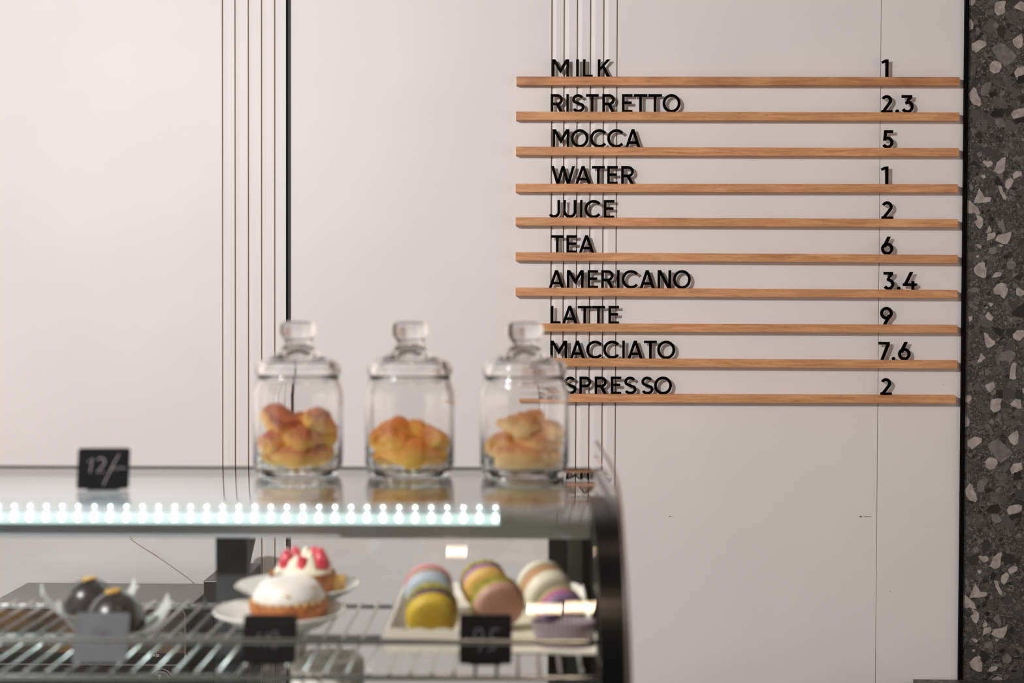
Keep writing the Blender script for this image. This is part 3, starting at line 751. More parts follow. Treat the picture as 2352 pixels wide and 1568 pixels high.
# LED lamp
LX1 = fx(1150, 1.73); LX0 = XLft + .03
lamp = root('case_lamp', 'bright white strip lamp with diodes and their reflected glow built as two rows of dots under the case glass', 'lamp', (LX1 - .5, 1.73, CAM.z - .27))
LB = (LX1 - .5, 1.73, CAM.z - .27)
za = L(600, 1180, 1.728).z; zb_ = L(600, 1206, 1.728).z; zt = L(600, 1150, 1.728).z
MB().box(LX0, LX1, 1.733, 1.7445, zb_ - .001, zt + .002).build('housing', M['rail_metal'], lamp, origin=LB, smooth=0)
MB().box(LX0, LX1 - .0008, 1.7312, 1.7332, zb_ + .0006, za).build('diffuser', M['led_strip'], lamp, origin=LB, smooth=0)
z1, z2 = L(600, 1164, 1.73).z, L(600, 1190, 1.73).z
led_a = led_b = None; pitch = 37.0 * 1.73 / F
kx = 0
while True:
    x = fx(1139, 1.73) - kx * pitch
    if x < LX0 + .01: break
    kx += 1
    if led_a is None:
        led_a = MB().lathe([(0, 0), (.0017, .0003), (.0013, .0017), (0, .0021)], 12).build('diode_glow', M['led'], lamp)  # upper row: the diodes' reflection built as small glowing beads
        led_b = MB().prism([(.0033 * math.cos(a), .0036 * math.sin(a)) for a in [math.radians(160 + 220 * i / 14) for i in range(15)]] + [(.0018, .004), (.0005, .0070), (-.0005, .0070), (-.0018, .004)], 0, .002, lambda u, v, w: (u, v, w)).build('diode_glow', M['led'], lamp)  # tip drawn upward as the streak of glow between the rows
        a_, b_ = led_a, led_b
    else:
        a_, b_ = led_a.copy(), led_b.copy(); C.objects.link(a_); C.objects.link(b_)
    for o, z, y in ((a_, z1, 1.7327), (b_, z2, 1.7309)):
        o.location = Vector((x, y, z)) - Vector(LB); o.rotation_euler = (PI / 2, 0, 0)

# bar counter under the case
ct = root('bar_counter', 'pale bar counter that carries the display case', 'counter', (-0.45, 1.5, 0))
MB().box(-1.6, .14, 1.195, 1.95, ZBASE - .035, ZBASE).build('worktop', M['paint'], ct, origin=(-.45, 1.5, 0), smooth=0, bevel=.003)
MB().box(-1.55, .10, 1.23, 1.88, 0, ZBASE - .035).build('counter_body', M['paint'], ct, origin=(-.45, 1.5, 0), smooth=0)

# wire shelf
SB = (-0.45, 1.55, ZSH)
sh = root('wire_shelf', 'chrome wire shelf with a raised front lip inside the display case', 'shelf', SB)
sx0, sx1 = XLft + .004, XE - .004
RW, RR = .0018, .0028
d_f, d_b = 1.386, 1.722
for nm, d, z in (('rear_bar', d_b, ZSH - RW - RR), ('middle_bar', 1.56, ZSH - 2 * RW - RR), ('front_bar', d_f, ZSH - 2 * RW - RR), ('lip_bar', d_f - .004, ZSH + .030)):
    zz = z if nm != 'rear_bar' else ZSH - 2 * RW - RR
    MB().tube([(sx0, d, zz), (sx1, d, zz)], RR if nm != 'lip_bar' else .0031, 12).build(nm, M['chrome'], sh, origin=SB)
w0 = None; x = sx1 - .012; pw = 49.5 * 1.386 / F; phase = fx(301, 1.386)
x = phase + pw * math.floor((sx1 - .006 - phase) / pw)
while x > sx0 + .005:
    if w0 is None:
        pts = [(0, d_b + .004, -RW), (0, 1.6, -RW), (0, 1.48, -RW), (0, 1.43, -RW), (0, d_f + .008, -RW), (0, d_f - .001, -RW), (0, d_f - .0035, -RW - .0006)]
        w0 = MB().tube([(p[0], p[1] - SB[1], p[2]) for p in pts], RW, 8).build('wire', M['chrome'], sh); o = w0
    else: o = w0.copy(); C.objects.link(o)
    o.location = (x - SB[0], 0, 0); x -= pw
for xs in (sx0 + .002, sx1 - .002):
    MB().tube([(xs, d_f - .004, ZSH + .030), (xs, d_f - .004, ZSH - .006), (xs, 1.45, ZSH - .006), (xs, d_b, ZSH - .006)], .0026, 10).build('side_bar', M['chrome'], sh, origin=SB)

# ================================================================ JARS
def crumb_mat(name, c_low, c_mid, c_top):
    m = mat(name, c_mid, 0.5); nt = m.node_tree; N = nt.nodes; K = nt.links; b = N['Principled BSDF']
    tc = N.new('ShaderNodeTexCoord'); sp = N.new('ShaderNodeSeparateXYZ'); K.new(tc.outputs['Generated'], sp.inputs[0])
    nz = N.new('ShaderNodeTexNoise'); nz.inputs['Scale'].default_value = 70; nz.inputs['Detail'].default_value = 4; K.new(tc.outputs['Object'], nz.inputs['Vector'])
    ad = N.new('ShaderNodeMath'); ad.operation = 'MULTIPLY_ADD'; ad.inputs[1].default_value = 0.75; K.new(nz.outputs[0], ad.inputs[0]); K.new(sp.outputs[2], ad.inputs[2])
    rp = N.new('ShaderNodeValToRGB'); e = rp.color_ramp.elements
    e[0].position = 0.45; e[0].color = c_low; e[1].position = 1.28 if False else 1.0; e[1].color = c_top
    q = e.new(0.78); q.color = c_mid
    sc2 = N.new('ShaderNodeMath'); sc2.operation = 'MULTIPLY'; sc2.inputs[1].default_value = 0.8; K.new(ad.outputs[0], sc2.inputs[0])
    K.new(sc2.outputs[0], rp.inputs[0]); K.new(rp.outputs[0], b.inputs['Base Color'])
    b.inputs['Subsurface Weight'].default_value = 0.15; b.inputs['Subsurface Scale'].default_value = 0.01; b.inputs['Subsurface Radius'].default_value = (1, .5, .2)
    bp = N.new('ShaderNodeBump'); bp.inputs['Distance'].default_value = 0.001; bp.inputs['Strength'].default_value = .6
    K.new(nz.outputs[0], bp.inputs['Height']); K.new(bp.outputs[0], b.inputs['Normal'])
    return m
M['roll_red'] = crumb_mat('roll_red', srgb(246, 208, 112), srgb(240, 178, 104), srgb(192, 108, 72))
M['roll_gold'] = crumb_mat('roll_gold', srgb(250, 206, 96), srgb(246, 178, 82), srgb(224, 130, 58))
M['roll_pale'] = crumb_mat('roll_pale', srgb(250, 222, 164), srgb(242, 196, 128), srgb(206, 140, 92))

def roll_mesh(kind, L_, R_, seed):
    rnd = random.Random(seed); vs = []; nu, nv = 64, 30
    steps = [-.62, -.28, .28, .62]
    bend = rnd.uniform(.15, .5) if kind == 'crescent' else rnd.uniform(0, .12)
    for i in range(nu + 1):
        u = -1 + 2 * i / nu
        if kind == 'crescent':
            r = R_ * (1 - abs(u) ** 2.1 * .72)
            for s in steps:           # dough layers overlap towards the middle
                if abs(u) > abs(s) and (u > 0) == (s > 0): r *= .80
            r *= max(0.0, 1 - max(0, abs(u) - .93) / .07) ** .5 if abs(u) > .93 else 1
        else:
            r = R_ * (1 + .05 * math.cos(u * 3))
            if abs(u) > .86: r *= (1 - ((abs(u) - .86) / .14) ** 2 * .35)
        for k_ in range(nv):
            a = 2 * PI * k_ / nv
            rr = r * (1 + .09 * (a / (2 * PI)) + .03 * math.sin(3 * a + seed) + .03 * math.sin(5 * u + 2 * a))
            x = u * L_ / 2; y = rr * math.cos(a); z = rr * .88 * math.sin(a)
            y += bend * L_ * .5 * (u * u) * .9
            vs.append((x, y, z))
    fs = [(i * nv + k_, i * nv + (k_ + 1) % nv, (i + 1) * nv + (k_ + 1) % nv, (i + 1) * nv + k_) for i in range(nu) for k_ in range(nv)]
    mb = MB(); mb.add(vs, fs)
    for e, sgn in ((0, -1), (nu, 1)):   # end faces with a sunken coil for the plain rolls
        base = e * nv; ring = [mb.v[base + k_] for k_ in range(nv)]
        cx = sum(p[0] for p in ring) / nv; cy = sum(p[1] for p in ring) / nv; cz = sum(p[2] for p in ring) / nv
        prev = list(range(base, base + nv))
        lv = [(.72, .000), (.62, -.0035), (.42, -.0035), (.34, .0), (.12, .0005)] if kind == 'tube' else [(.5, .0)]
        for f_, dx in lv:
            o0 = len(mb.v)
            for p in ring: mb.v.append((cx + sgn * dx * .9, cy + (p[1] - cy) * f_, cz + (p[2] - cz) * f_))
            for k_ in range(nv):
                q = (prev[k_], prev[(k_ + 1) % nv], o0 + (k_ + 1) % nv, o0 + k_); mb.f.append(q if sgn < 0 else q[::-1]); mb.m.append(0)
            prev = list(range(o0, o0 + nv))
        mb.f.append(tuple(prev) if sgn < 0 else tuple(prev[::-1])); mb.m.append(0)
    return mb

def jar(px, label, group):
    c = L(px, 1100, 1.658); c = Vector((c.x, 1.658, ZG + .0003))
    j = root('glass_jar', label, 'jar', c, group)
    R_ = .052
    def closed(outer_, inner_): return outer_ + inner_[::-1]
    o_ = [(.036, .0008), (.046, .0012), (.0485, .004), (.0505, .010), (R_, .018), (R_, .094), (.0515, .100), (.0485, .107), (.0472, .112), (.0472, .1165), (.0462, .1175)]
    i_ = [(0, .0095), (.040, .0095), (.0462, .0125), (.0489, .019), (.0492, .094), (.0487, .0985), (.0458, .1055), (.0446, .112), (.0446, .1165), (.0462, .1175)]
    MB().lathe(([i_[2]] + o_[3:] + i_[::-1][1:8]), 96).build('wall', M['glass'], j, smooth=60)
    b_ = [(0, .0020), (.030, .0018), (.034, .0006), (.044, .0004), (.0485, .0035), (.0505, .0099), (.0489, .0122), (.0465, .0085), (.042, .0068), (.036, .0062), (0, .0060)]
    MB().lathe(b_, 72).build('base', M['glass'], j, smooth=60)
    # lid: flange, concave dome and mushroom knob
    lid = crom([(0, .1440), (.009, .1425), (.016, .1385), (.026, .1342), (.036, .1310), (.0405, .1270), (.0418, .120), (.0420, .111)], 3) + [(.0428, .1098), (.0438, .1108), (.0441, .1170), (.0452, .1180)] + \
        crom([(.0470, .1178), (.0490, .1195), (.0493, .1265), (.0478, .1312), (.0440, .1340), (.034, .1378), (.0245, .1428), (.0182, .149), (.0160, .1555), (.0176, .1610),
              (.0212, .1655), (.0222, .1705), (.0212, .1755), (.0175, .1790), (.0100, .1806), (0, .1810)], 5)
    MB().lathe(lid, 72).build('lid', M['glass'], j, smooth=70)
    return c

def fill(c, items, mk, group, where):
    for idx, (kind, x, y, z, L_, R_, rz, ry, desc) in enumerate(items):
        x *= .95; y *= .95; z *= .95; rx = random.uniform(-.3, .3) if kind == 'crescent' else 0
        o = roll_mesh(kind, L_ * 1.06, R_ * 1.13, hash((round(x, 4), idx)) % 97 + idx).build('pastry_roll', M[mk], smooth=60)
        E = Matrix.LocRotScale(None, __import__('mathutils').Euler((rx, ry, rz)), None)
        vs_ = [E @ v.co for v in o.data.vertices]
        for _ in range(40):               # keep every roll inside the glass and above the jar's floor
            w_ = max(vs_, key=lambda v: math.hypot(v.x + x, v.y + y)); r_ = math.hypot(w_.x + x, w_.y + y)
            if r_ < .0484: break
            e_ = r_ - .0482; x -= (w_.x + x) / r_ * e_; y -= (w_.y + y) / r_ * e_
        z = max(z, .0006 - min(v.z for v in vs_))
        o.location = world((c.x + x, c.y + y, c.z + .0070 + z))
        o.rotation_euler = (rx, ry, rz); o.rotation_euler.rotate_axis('Z', 0)
        o.rotation_euler = (Matrix.Rotation(YAW, 3, 'Z') @ E.to_3x3()).to_euler()
        tag(o, desc, 'pastry', group)
c1 = jar(685, 'lidded glass jar on the left, beside the black wall strip, holding reddish rolls', 'lidded glass jars on the case')
c2 = jar(941, 'lidded glass jar standing in the middle, holding golden crescents', 'lidded glass jars on the case')
c3 = jar(1204, 'lidded glass jar on the right, before the menu rails, holding pale rolls', 'lidded glass jars on the case')
# x right, y away from the camera, z height above the jar's inner floor
fill(c1, [
    ('crescent', .002, -.024, .013, .066, .0150, .05, 0, 'long flat roll lying across the bottom front of the left jar'),
    ('tube', -.029, .012, .014, .040, .0130, 1.5, .05, 'roll at the bottom left back of the left jar'),
    ('tube', .030, .010, .014, .046, .0140, 1.4, .0, 'roll at the bottom right of the left jar, near the glass'),
    ('crescent', .001, .012, .014, .048, .0130, 1.4, 0, 'roll in the bottom middle back of the left jar'),
    ('tube', -.031, -.014, .036, .030, .0125, .9, -.25, 'small browned roll at mid height against the left side of the left jar'),
    ('crescent', .006, -.020, .038, .052, .0165, .1, .08, 'browned crescent in the centre front of the left jar'),
    ('crescent', .030, .006, .040, .044, .0150, 1.2, .1, 'yellow roll at mid height at the right back of the left jar'),
    ('tube', -.024, .004, .0575, .046, .0160, -.85, .45, 'fat open-ended roll leaning at the upper left of the left jar'),
    ('crescent', .002, .016, .056, .044, .0135, .3, -.1, 'browned roll lying at the back on top in the left jar'),
    ('crescent', .024, -.006, .060, .046, .0165, -.5, .35, 'large browned roll on the upper right in the left jar')],
    'roll_red', 'browned rolls in the left jar', 'left')
fill(c2, [
    ('crescent', .006, -.022, .016, .076, .0185, .05, .0, 'large golden crescent across the front of the middle jar'),
    ('crescent', -.028, .006, .014, .046, .0140, 1.3, 0, 'golden roll at the bottom left of the middle jar'),
    ('crescent', .030, .012, .014, .044, .0140, 1.6, 0, 'golden roll at the bottom right back of the middle jar'),
    ('crescent', .002, .018, .015, .040, .0140, .3, 0, 'golden roll at the bottom back of the middle jar'),
    ('tube', -.028, -.006, .043, .044, .0165, 1.1, -.25, 'thick golden roll upright against the left side of the middle jar'),
    ('crescent', -.010, -.022, .034, .040, .0125, .55, .35, 'golden crescent sloping down at left centre of the middle jar'),
    ('crescent', .008, .008, .046, .058, .0140, .0, .06, 'flat golden roll on top at the back of the middle jar'),
    ('tube', .034, -.006, .036, .034, .0130, 1.2, .3, 'small browned roll against the right side of the middle jar')],
    'roll_gold', 'golden crescents in the middle jar', 'middle')
fill(c3, [
    ('tube', -.006, -.026, .013, .056, .0145, .05, 0, 'pale roll lying on the floor at the front of the right jar'),
    ('crescent', .030, .000, .013, .046, .0135, 1.3, 0, 'pale roll at the bottom right of the right jar'),
    ('crescent', -.004, .014, .014, .052, .0140, .1, 0, 'pale roll at the bottom back of the right jar'),
    ('tube', -.032, -.006, .032, .034, .0135, 1.15, -.1, 'browned open-ended roll at the left side of the right jar'),
    ('crescent', .014, -.016, .034, .060, .0140, -.1, .12, 'roll at mid height under the top one in the right jar'),
    ('tube', .033, -.002, .046, .034, .0140, 1.2, .1, 'browned roll against the right side of the right jar'),
    ('crescent', -.002, -.012, .054, .060, .0165, .1, .15, 'pale striped crescent on top in the centre of the right jar'),
    ('crescent', .012, .016, .060, .040, .0130, .9, -.5, 'small browned roll at the top back of the right jar')],
    'roll_pale', 'pale rolls in the right jar', 'right')

# ================================================================ PRICE TAGS
def rrect(w, h, r, n=5):
    out = []
    for cx, cy, a0 in ((w / 2 - r, h - r, 0), (-w / 2 + r, h - r, 90), (-w / 2 + r, r, 180), (w / 2 - r, r, 270)):
        out += [(cx + r * math.cos(math.radians(a0 + 90 * i / n)), cy + r * math.sin(math.radians(a0 + 90 * i / n))) for i in range(n + 1)]
    return out
def price_tag(label, px, d, zfoot, w, h, lean, shear, lines, m, cm):
    p = L(px, 1200, d); base = (p.x, d, zfoot)
    t = root('price_tag', label, 'price tag', base, 'black chalk price tags', rz=shear)
    mp = lambda u, v, ww: (u, ww + v * math.tan(lean), v + .0012)
    MB().prism(rrect(w, h, .003), -.0012, .0012, mp).build('board', m, t, smooth=30)
    mb = MB()
    for ln, r_ in lines:
        mb.tube([mp(u * w, v * h, -.0015) for u, v in ln], r_, 6)
    mb.build('chalk_writing', cm, t)
    MB().prism([(-.0012, 0), (.019, 0), (.019, .0012), (.0005, .0012), (h * .4 * math.tan(lean) + .0012, h * .4), (h * .4 * math.tan(lean) - .0, h * .4)], -w * .3, w * .3, lambda u, v, ww: (ww, u, v)).build('stand', M['black_plastic'], t, smooth=0)
    return t
def circ(cx, cy, rx, ry, a0=0, a1=360, n=14): return arc(cx, cy, rx, ry, a0, a1, n)
one = [(-.30, .66), (-.21, .76), (-.25, .40)]
two = circ(-.05, .66, .08, .10, 150, -30, 8) + [(-.12, .40), (.02, .42)]
price_tag('small black tag with chalked 12 standing on the case glass, left of the jars', 236, 1.52, ZG, .0548, .043, math.radians(12), .06,
          [(one, .0007), (two, .0007), ([(.30, .86), (.20, .62), (.10, .34), (.02, .10)], .0006), ([(.16, .46), (.22, .56), (.26, .46), (.32, .54), (.38, .50), (.44, .52)], .0005)], M['slate'], M['chalk'])
nine = circ(-.09, .60, .07, .11, 0, 360, 12) + [(-.03, .52), (-.08, .34)]
zero = circ(.10, .50, .07, .17)
price_tag('tag greyed by a painted glass reflection, with faint chalk writing before the chocolate domes', 226, 1.412, ZSH, .054, .0455, math.radians(22), .05, [(nine, .0007), (zero, .0007)], M['slate_glare'], M['chalk_faint'])
price_tag('dark tag with faint chalked 110 before the meringue tart', 616, 1.412, ZSH, .054, .0455, math.radians(16), -.03,
          [([(-.24, .58), (-.18, .64), (-.22, .34)], .0006), ([(-.08, .58), (-.02, .64), (-.06, .34)], .0006), (zero, .0006)], M['slate'], M['chalk_faint'])
five = [(.26, .72), (.12, .70), (.09, .52), (.17, .52), (.20, .42), (.15, .30), (.05, .28)]
nin2 = circ(-.13, .60, .08, .12, 0, 360, 12) + [(-.05, .50), (-.12, .26)]
price_tag('black tag with chalked 95 before the row of macarons', 1116, 1.412, ZSH, .0525, .0480, math.radians(8), 0, [(nin2, .0007), (five, .0007)], M['slate'], M['chalk_faint'])

# ================================================================ CHOCOLATE DOMES
M['choc'] = mat('choc', srgb(24, 18, 18), 0.3, Coat_Weight=0.2)
M['gold'] = noisy('gold', srgb(214, 170, 70), srgb(240, 205, 120), 200, 0.45)
M['choc_flake'] = mat('choc_flake', srgb(30, 22, 22), 0.5)
def dome_cake(x, y, label, s=1.0, goldm='gold'):
    d = LZ(x, y, ZSH).y; X = LZ(x, y, ZSH).x
    t = root('chocolate_dome', label, 'cake', (X, d, ZSH + .0034), 'chocolate dome cakes')
    R_ = .0285 * s
    pr = [(0, 0), (R_ * .93, 0), (R_ * 1.0, .006 * s)] + [(R_ * math.cos(a), .010 * s + R_ * 1.02 * math.sin(a)) for a in [PI / 2 * i / 14 for i in range(15)]]
    pr[-1] = (0, pr[-1][1])
    MB().lathe(pr, 48).build('body', M['choc'], t, smooth=60)
    mb = MB(); rnd = random.Random(int(x))
    for i in range(60):
        a = rnd.uniform(0, 2 * PI); z = rnd.uniform(.001, .010); r = R_ * 1.0; q = rnd.uniform(.001, .0024)
        mb.lathe([(0, -q), (q, 0), (0, q)], 5, (r * math.cos(a), r * math.sin(a), z + q))
    fo = mb.build('crumb_skirt', M['choc_flake'], t); fo['kind'] = 'stuff'
    mb = MB()
    for i in range(9):
        a = rnd.uniform(0, 2 * PI); r = rnd.uniform(0, .009); z = .010 * s + R_ * 1.02 + .0008
        w = rnd.uniform(.003, .006); cx, cy = r * math.cos(a), r * math.sin(a); t_ = rnd.uniform(.0005, .0035)
        mb.add([(cx - w, cy - w * .6, z - r * .3), (cx + w, cy - w * .5, z + t_ - r * .3), (cx + w * .8, cy + w, z + .001 - r * .3), (cx - w * .7, cy + w * .8, z + t_ - r * .3), (cx, cy, z - .003)],
               [(0, 1, 2, 3), (1, 0, 4), (2, 1, 4), (3, 2, 4), (0, 3, 4)])
    mb.build('gold_leaf', M['gold'], t, smooth=0)
    return X, d
def clear_dish(X, d, s, label, rz):
    t = root('clear_dish', label, 'dish', (X, d, ZSH), 'clear plastic dishes', rz=rz)
    mb = MB(); n = 14; th = .0016
    def pt(i, j, o):
        u, v = -1 + 2 * i / n, -1 + 2 * j / n
        z = .0008 + .030 * (abs(u) ** 4.6) * (.75 + .25 * abs(v)) + .002 * abs(v) ** 3
        return (u * .052 * s, v * .030 * s * (1 - .25 * u * u), z + o)
    vs = [pt(i, j, 0) for i in range(n + 1) for j in range(n + 1)] + [pt(i, j, th) for i in range(n + 1) for j in range(n + 1)]
    q = (n + 1) ** 2; fs = []
    for i in range(n):
        for j in range(n):
            a = i * (n + 1) + j; b = a + 1; c = a + n + 2; e = a + n + 1
            fs += [(a, b, c, e), (q + a, q + e, q + c, q + b)]
    for i in range(n):
        a, e = i * (n + 1), (i + 1) * (n + 1); fs.append((a, e, q + e, q + a)); a += n; e += n; fs.append((e, a, q + a, q + e))
        a, e = i, i + 1; fs.append((e, a, q + a, q + e)); a += n * (n + 1); e += n * (n + 1); fs.append((a, e, q + e, q + a))
    mb.add(vs, fs); mb.build('bowl', M['clear_plastic'], t, smooth=50)
    t2_ = MB()
    for sgn in (-1, 1):
        t2_.tube([pt(0 if sgn < 0 else n, j, th / 2) for j in range(n + 1)], .0016, 8)
    t2_.build('rim', M['clear_plastic'], t)
X2, D2 = dome_cake(266, 1452, 'glossy dark chocolate dome with gold leaf, the nearer of two', 1.08)
X1, D1 = dome_cake(206, 1410, 'dark chocolate dome with gold leaf, behind the other one', 0.98)
clear_dish(X2, D2, 1.12, 'clear upturned dish under the nearer chocolate dome', .35)
clear_dish(X1, D1, 1.0, 'clear upturned dish under the rear chocolate dome', .35)

# ================================================================ TARTS ON PLATES
M['crust'] = noisy('crust', srgb(190, 116, 48), srgb(150, 82, 34), 60, 0.55, 5, bump=.0008)
M['crust_pale'] = noisy('crust_pale', srgb(222, 184, 108), srgb(196, 140, 70), 80, 0.6, 4)
M['meringue'] = noisy('meringue', srgb(243, 240, 236), srgb(240, 232, 218), 50, 0.5, 3)
M['toast'] = mat('toast', srgb(214, 140, 66), 0.6)
M['berry'] = noisy('berry', srgb(196, 44, 62), srgb(222, 92, 104), 120, 0.3, 3)
M['cream'] = mat('cream', srgb(245, 238, 216), 0.5)
def plate(x, y, label, dz=0):
    p = LZ(x, y, ZSH); t = root('plate', label, 'plate', (p.x, p.y, ZSH + dz + .0004), 'white round plates')
    R_ = .0735
    pr = [(0, .0022), (.040, .0022), (.046, .0), (.050, .0), (.056, .004), (R_ - .002, .0135), (R_, .0150), (R_ - .001, .0165), (R_ - .004, .0160), (.056, .0072), (.048, .0052), (0, .0052)]
    MB().lathe(pr, 72).build('dish_body', M['porcelain'], t, smooth=60)
    MB().lathe([(R_ - .0012, .0150), (R_ + .0006, .0158), (R_ - .0008, .0172), (R_ - .0028, .0166), (R_ - .0012, .0150)], 72).build('rim', M['porcelain'], t, smooth=60)
    return p.x, p.y, ZSH + dz + .0062
xa, ya, za_ = plate(643, 1432, 'white plate under the meringue tart in front')
xb, yb, zb2 = plate(684, 1391, 'white plate with the berry tart, behind the meringue tart', .010)
# front tart
t = root('meringue_tart', 'round tart with smooth white toasted meringue on a brown crust', 'tart', (xa + .010, ya, za_))
MB().lathe([(0, 0), (.036, 0), (.042, .004), (.0445, .020), (.0430, .022), (.040, .019), (0, .018)], 60, fn=lambda a, j: 1 + (.018 * math.cos(24 * a) if 1 < j < 5 else 0)).build('crust', M['crust'], t, smooth=50)
MB().lathe([(0, .0185), (.0385, .0195), (.0405, .0235), (.0385, .030), (.034, .0385), (.0290, .0430), (.020, .0455), (0, .0462)], 60).build('meringue', M['meringue'], t, smooth=70)
mb = MB(); rnd = random.Random(3)
for i in range(9):
    a = rnd.uniform(0, 2 * PI); r = rnd.choice([.0385, .034, .031]); z = {.0385: .030, .034: .0385, .031: .0415}[r]; q = rnd.uniform(.0012, .0024)
    mb.lathe([(0, -q * .4), (q, 0), (0, q * .5)], 8, (r * math.cos(a), r * math.sin(a), z))
mb.lathe([(0, -.001), (.0028, 0), (0, .0008)], 10, (.004, -.0375, .0325)); mb.build('toasted_spots', M['toast'], t)['kind'] = 'stuff'
mb = MB()
for i in range(26):
    a = 2 * PI * i / 26; mb.lathe([(0, -.002), (.0026, 0), (.002, .0022), (0, .003)], 6, (.0418 * math.cos(a), .0418 * math.sin(a), .0205))
mb.build('crumb_rim', M['crust_pale'], t)['kind'] = 'stuff'
# rear tart with berries and cream peaks
t = root('berry_tart', 'golden tart with red berries and white cream peaks, behind the meringue tart', 'tart', (xb + .006, yb, zb2))
MB().lathe([(0, 0), (.032, 0), (.037, .004), (.0395, .024), (.0380, .026), (.035, .023), (0, .022)], 60, fn=lambda a, j: 1 + (.018 * math.cos(24 * a) if 1 < j < 5 else 0)).build('crust', M['crust'], t, smooth=50)
MB().lathe([(0, .022), (.034, .023), (.033, .029), (.020, .033), (0, .034)], 48).build('cream_layer', M['cream'], t, smooth=70)
for a, r, hh in ((2.9, .020, .026), (4.2, .013, .020), (5.4, .016, .026), (.3, .023, .022), (1.5, .016, .026)):
    MB().lathe([(0, .026), (.0105, .028), (.0115, .033), (.008, .040), (.0035, .028 + hh * .75), (0, .028 + hh)], 20, (r * math.cos(a), r * math.sin(a), 0), fn=lambda q, j: 1 + .10 * math.cos(7 * q)).build('cream_peak', M['cream'], t, smooth=60)
for a, r, s in ((3.5, .019, 1.0), (4.9, .016, .8), (5.95, .024, 1.05), (1.0, .021, 1.0), (2.2, .019, 1.0)):
    MB().lathe([(0, .026), (.009 * s, .030), (.0105 * s, .036), (.0075 * s, .045), (.003, .052 * s), (0, .053 * s)], 20, (r * math.cos(a), r * math.sin(a), 0)).build('berry', M['berry'], t, smooth=60)
# little biscuit beside
o = MB().box(-.008, .008, -.006, .006, 0, .020).build('biscuit', M['crust_pale'], bevel=.002)
place(o, (xb + .048, yb + .002, zb2 + .001), rz=.4); tag(o, 'small pale yellow wafer block on the rear plate beside the berry tart', 'biscuit')

# ================================================================ MACARONS ON A TRAY
TX0, TX1, TD0, TD1 = -.131, .088, 1.455, 1.742
TB = ((TX0 + TX1) / 2, (TD0 + TD1) / 2, ZSH)
tr = root('lace_tray', 'cream scalloped tray carrying three rows of macarons', 'tray', TB)
MB().box(TX0, TX1, TD0, TD1, ZSH + .0002, ZSH + .003).build('tray_floor', M['cream_paper'], tr, origin=TB, smooth=0)
def scallop(ax, ay, bx, by, hh, nm, flare):
    n = max(4, int(math.hypot(bx - ax, by - ay) / .024)); mb = MB(); dx, dy = (bx - ax), (by - ay); l = math.hypot(dx, dy); nx, ny = dy / l, -dx / l
    top = []; m_ = n * 8
    for i in range(m_ + 1):
        u = i / m_; top.append((u, hh * (.62 if nm != 'front_wall' else .9) + hh * (.38 if nm != 'front_wall' else .1) * abs(math.sin(PI * n * u)) ** .7))
    vs = []; fs = []
    for off in (0, .0012):
        for u, z in top:
            vs.append((ax + dx * u + nx * off, ay + dy * u + ny * off, ZSH + .001)); vs.append((ax + dx * u + nx * (off + flare), ay + dy * u + ny * (off + flare), ZSH + z))
    q = 2 * (m_ + 1)
    for i in range(m_):
        a = 2 * i; fs += [(a, a + 2, a + 3, a + 1), (q + a, q + a + 1, q + a + 3, q + a + 2), (a + 1, a + 3, q + a + 3, q + a + 1), (a, q + a, q + a + 2, a + 2)]
    fs += [(0, 1, q + 1, q), (q - 2, 2 * q - 2, 2 * q - 1, q - 1)]
    mb.add(vs, fs); mb.build(nm, M['cream_paper'] if nm == 'front_wall' else M['white_paper'], tr, origin=TB, smooth=40)
scallop(fx(1100, TD0), TD0, TX0, TD0, .027, 'front_wall', .0)
scallop(TX0, TD0, TX0, TD1, .020, 'side_wall', -.006) if False else scallop(TX0, TD0, TX0, TD1, .020, 'side_wall', .0)
scallop(TX1, TD1, TX1, TD0, .020, 'side_wall', .0)
scallop(TX0, TD1, TX1, TD1, .020, 'rear_wall', .0)

def cm(name, a, b=None, sc_=40, **kw):
    M[name] = noisy(name, srgb(*a), srgb(*(b or a)), sc_, 0.5, 3, **kw)
cm('mac_yellow', (196, 162, 38), (206, 174, 60)); cm('mac_pistachio', (120, 116, 22), (196, 184, 70), 220, bump=.001); cm('mac_purple', (92, 66, 84)); cm('mac_blue', (176, 186, 196))
cm('mac_tan', (176, 150, 128)); cm('mac_pink', (232, 150, 160), (236, 166, 172)); cm('mac_rose_brown', (190, 146, 126), (182, 134, 116)); cm('mac_orange', (224, 184, 104), (206, 160, 80))
cm('mac_lilac', (160, 116, 152)); cm('mac_olive', (178, 166, 64), (150, 136, 60), 160, bump=.0008); cm('mac_white', (232, 226, 206), (226, 216, 190)); cm('mac_violet', (138, 108, 138))
cm('mac_magenta', (186, 96, 146)); cm('mac_brown', (184, 140, 100)); cm('mac_vanilla', (220, 204, 140)); cm('cup_mauve', (176, 158, 164))
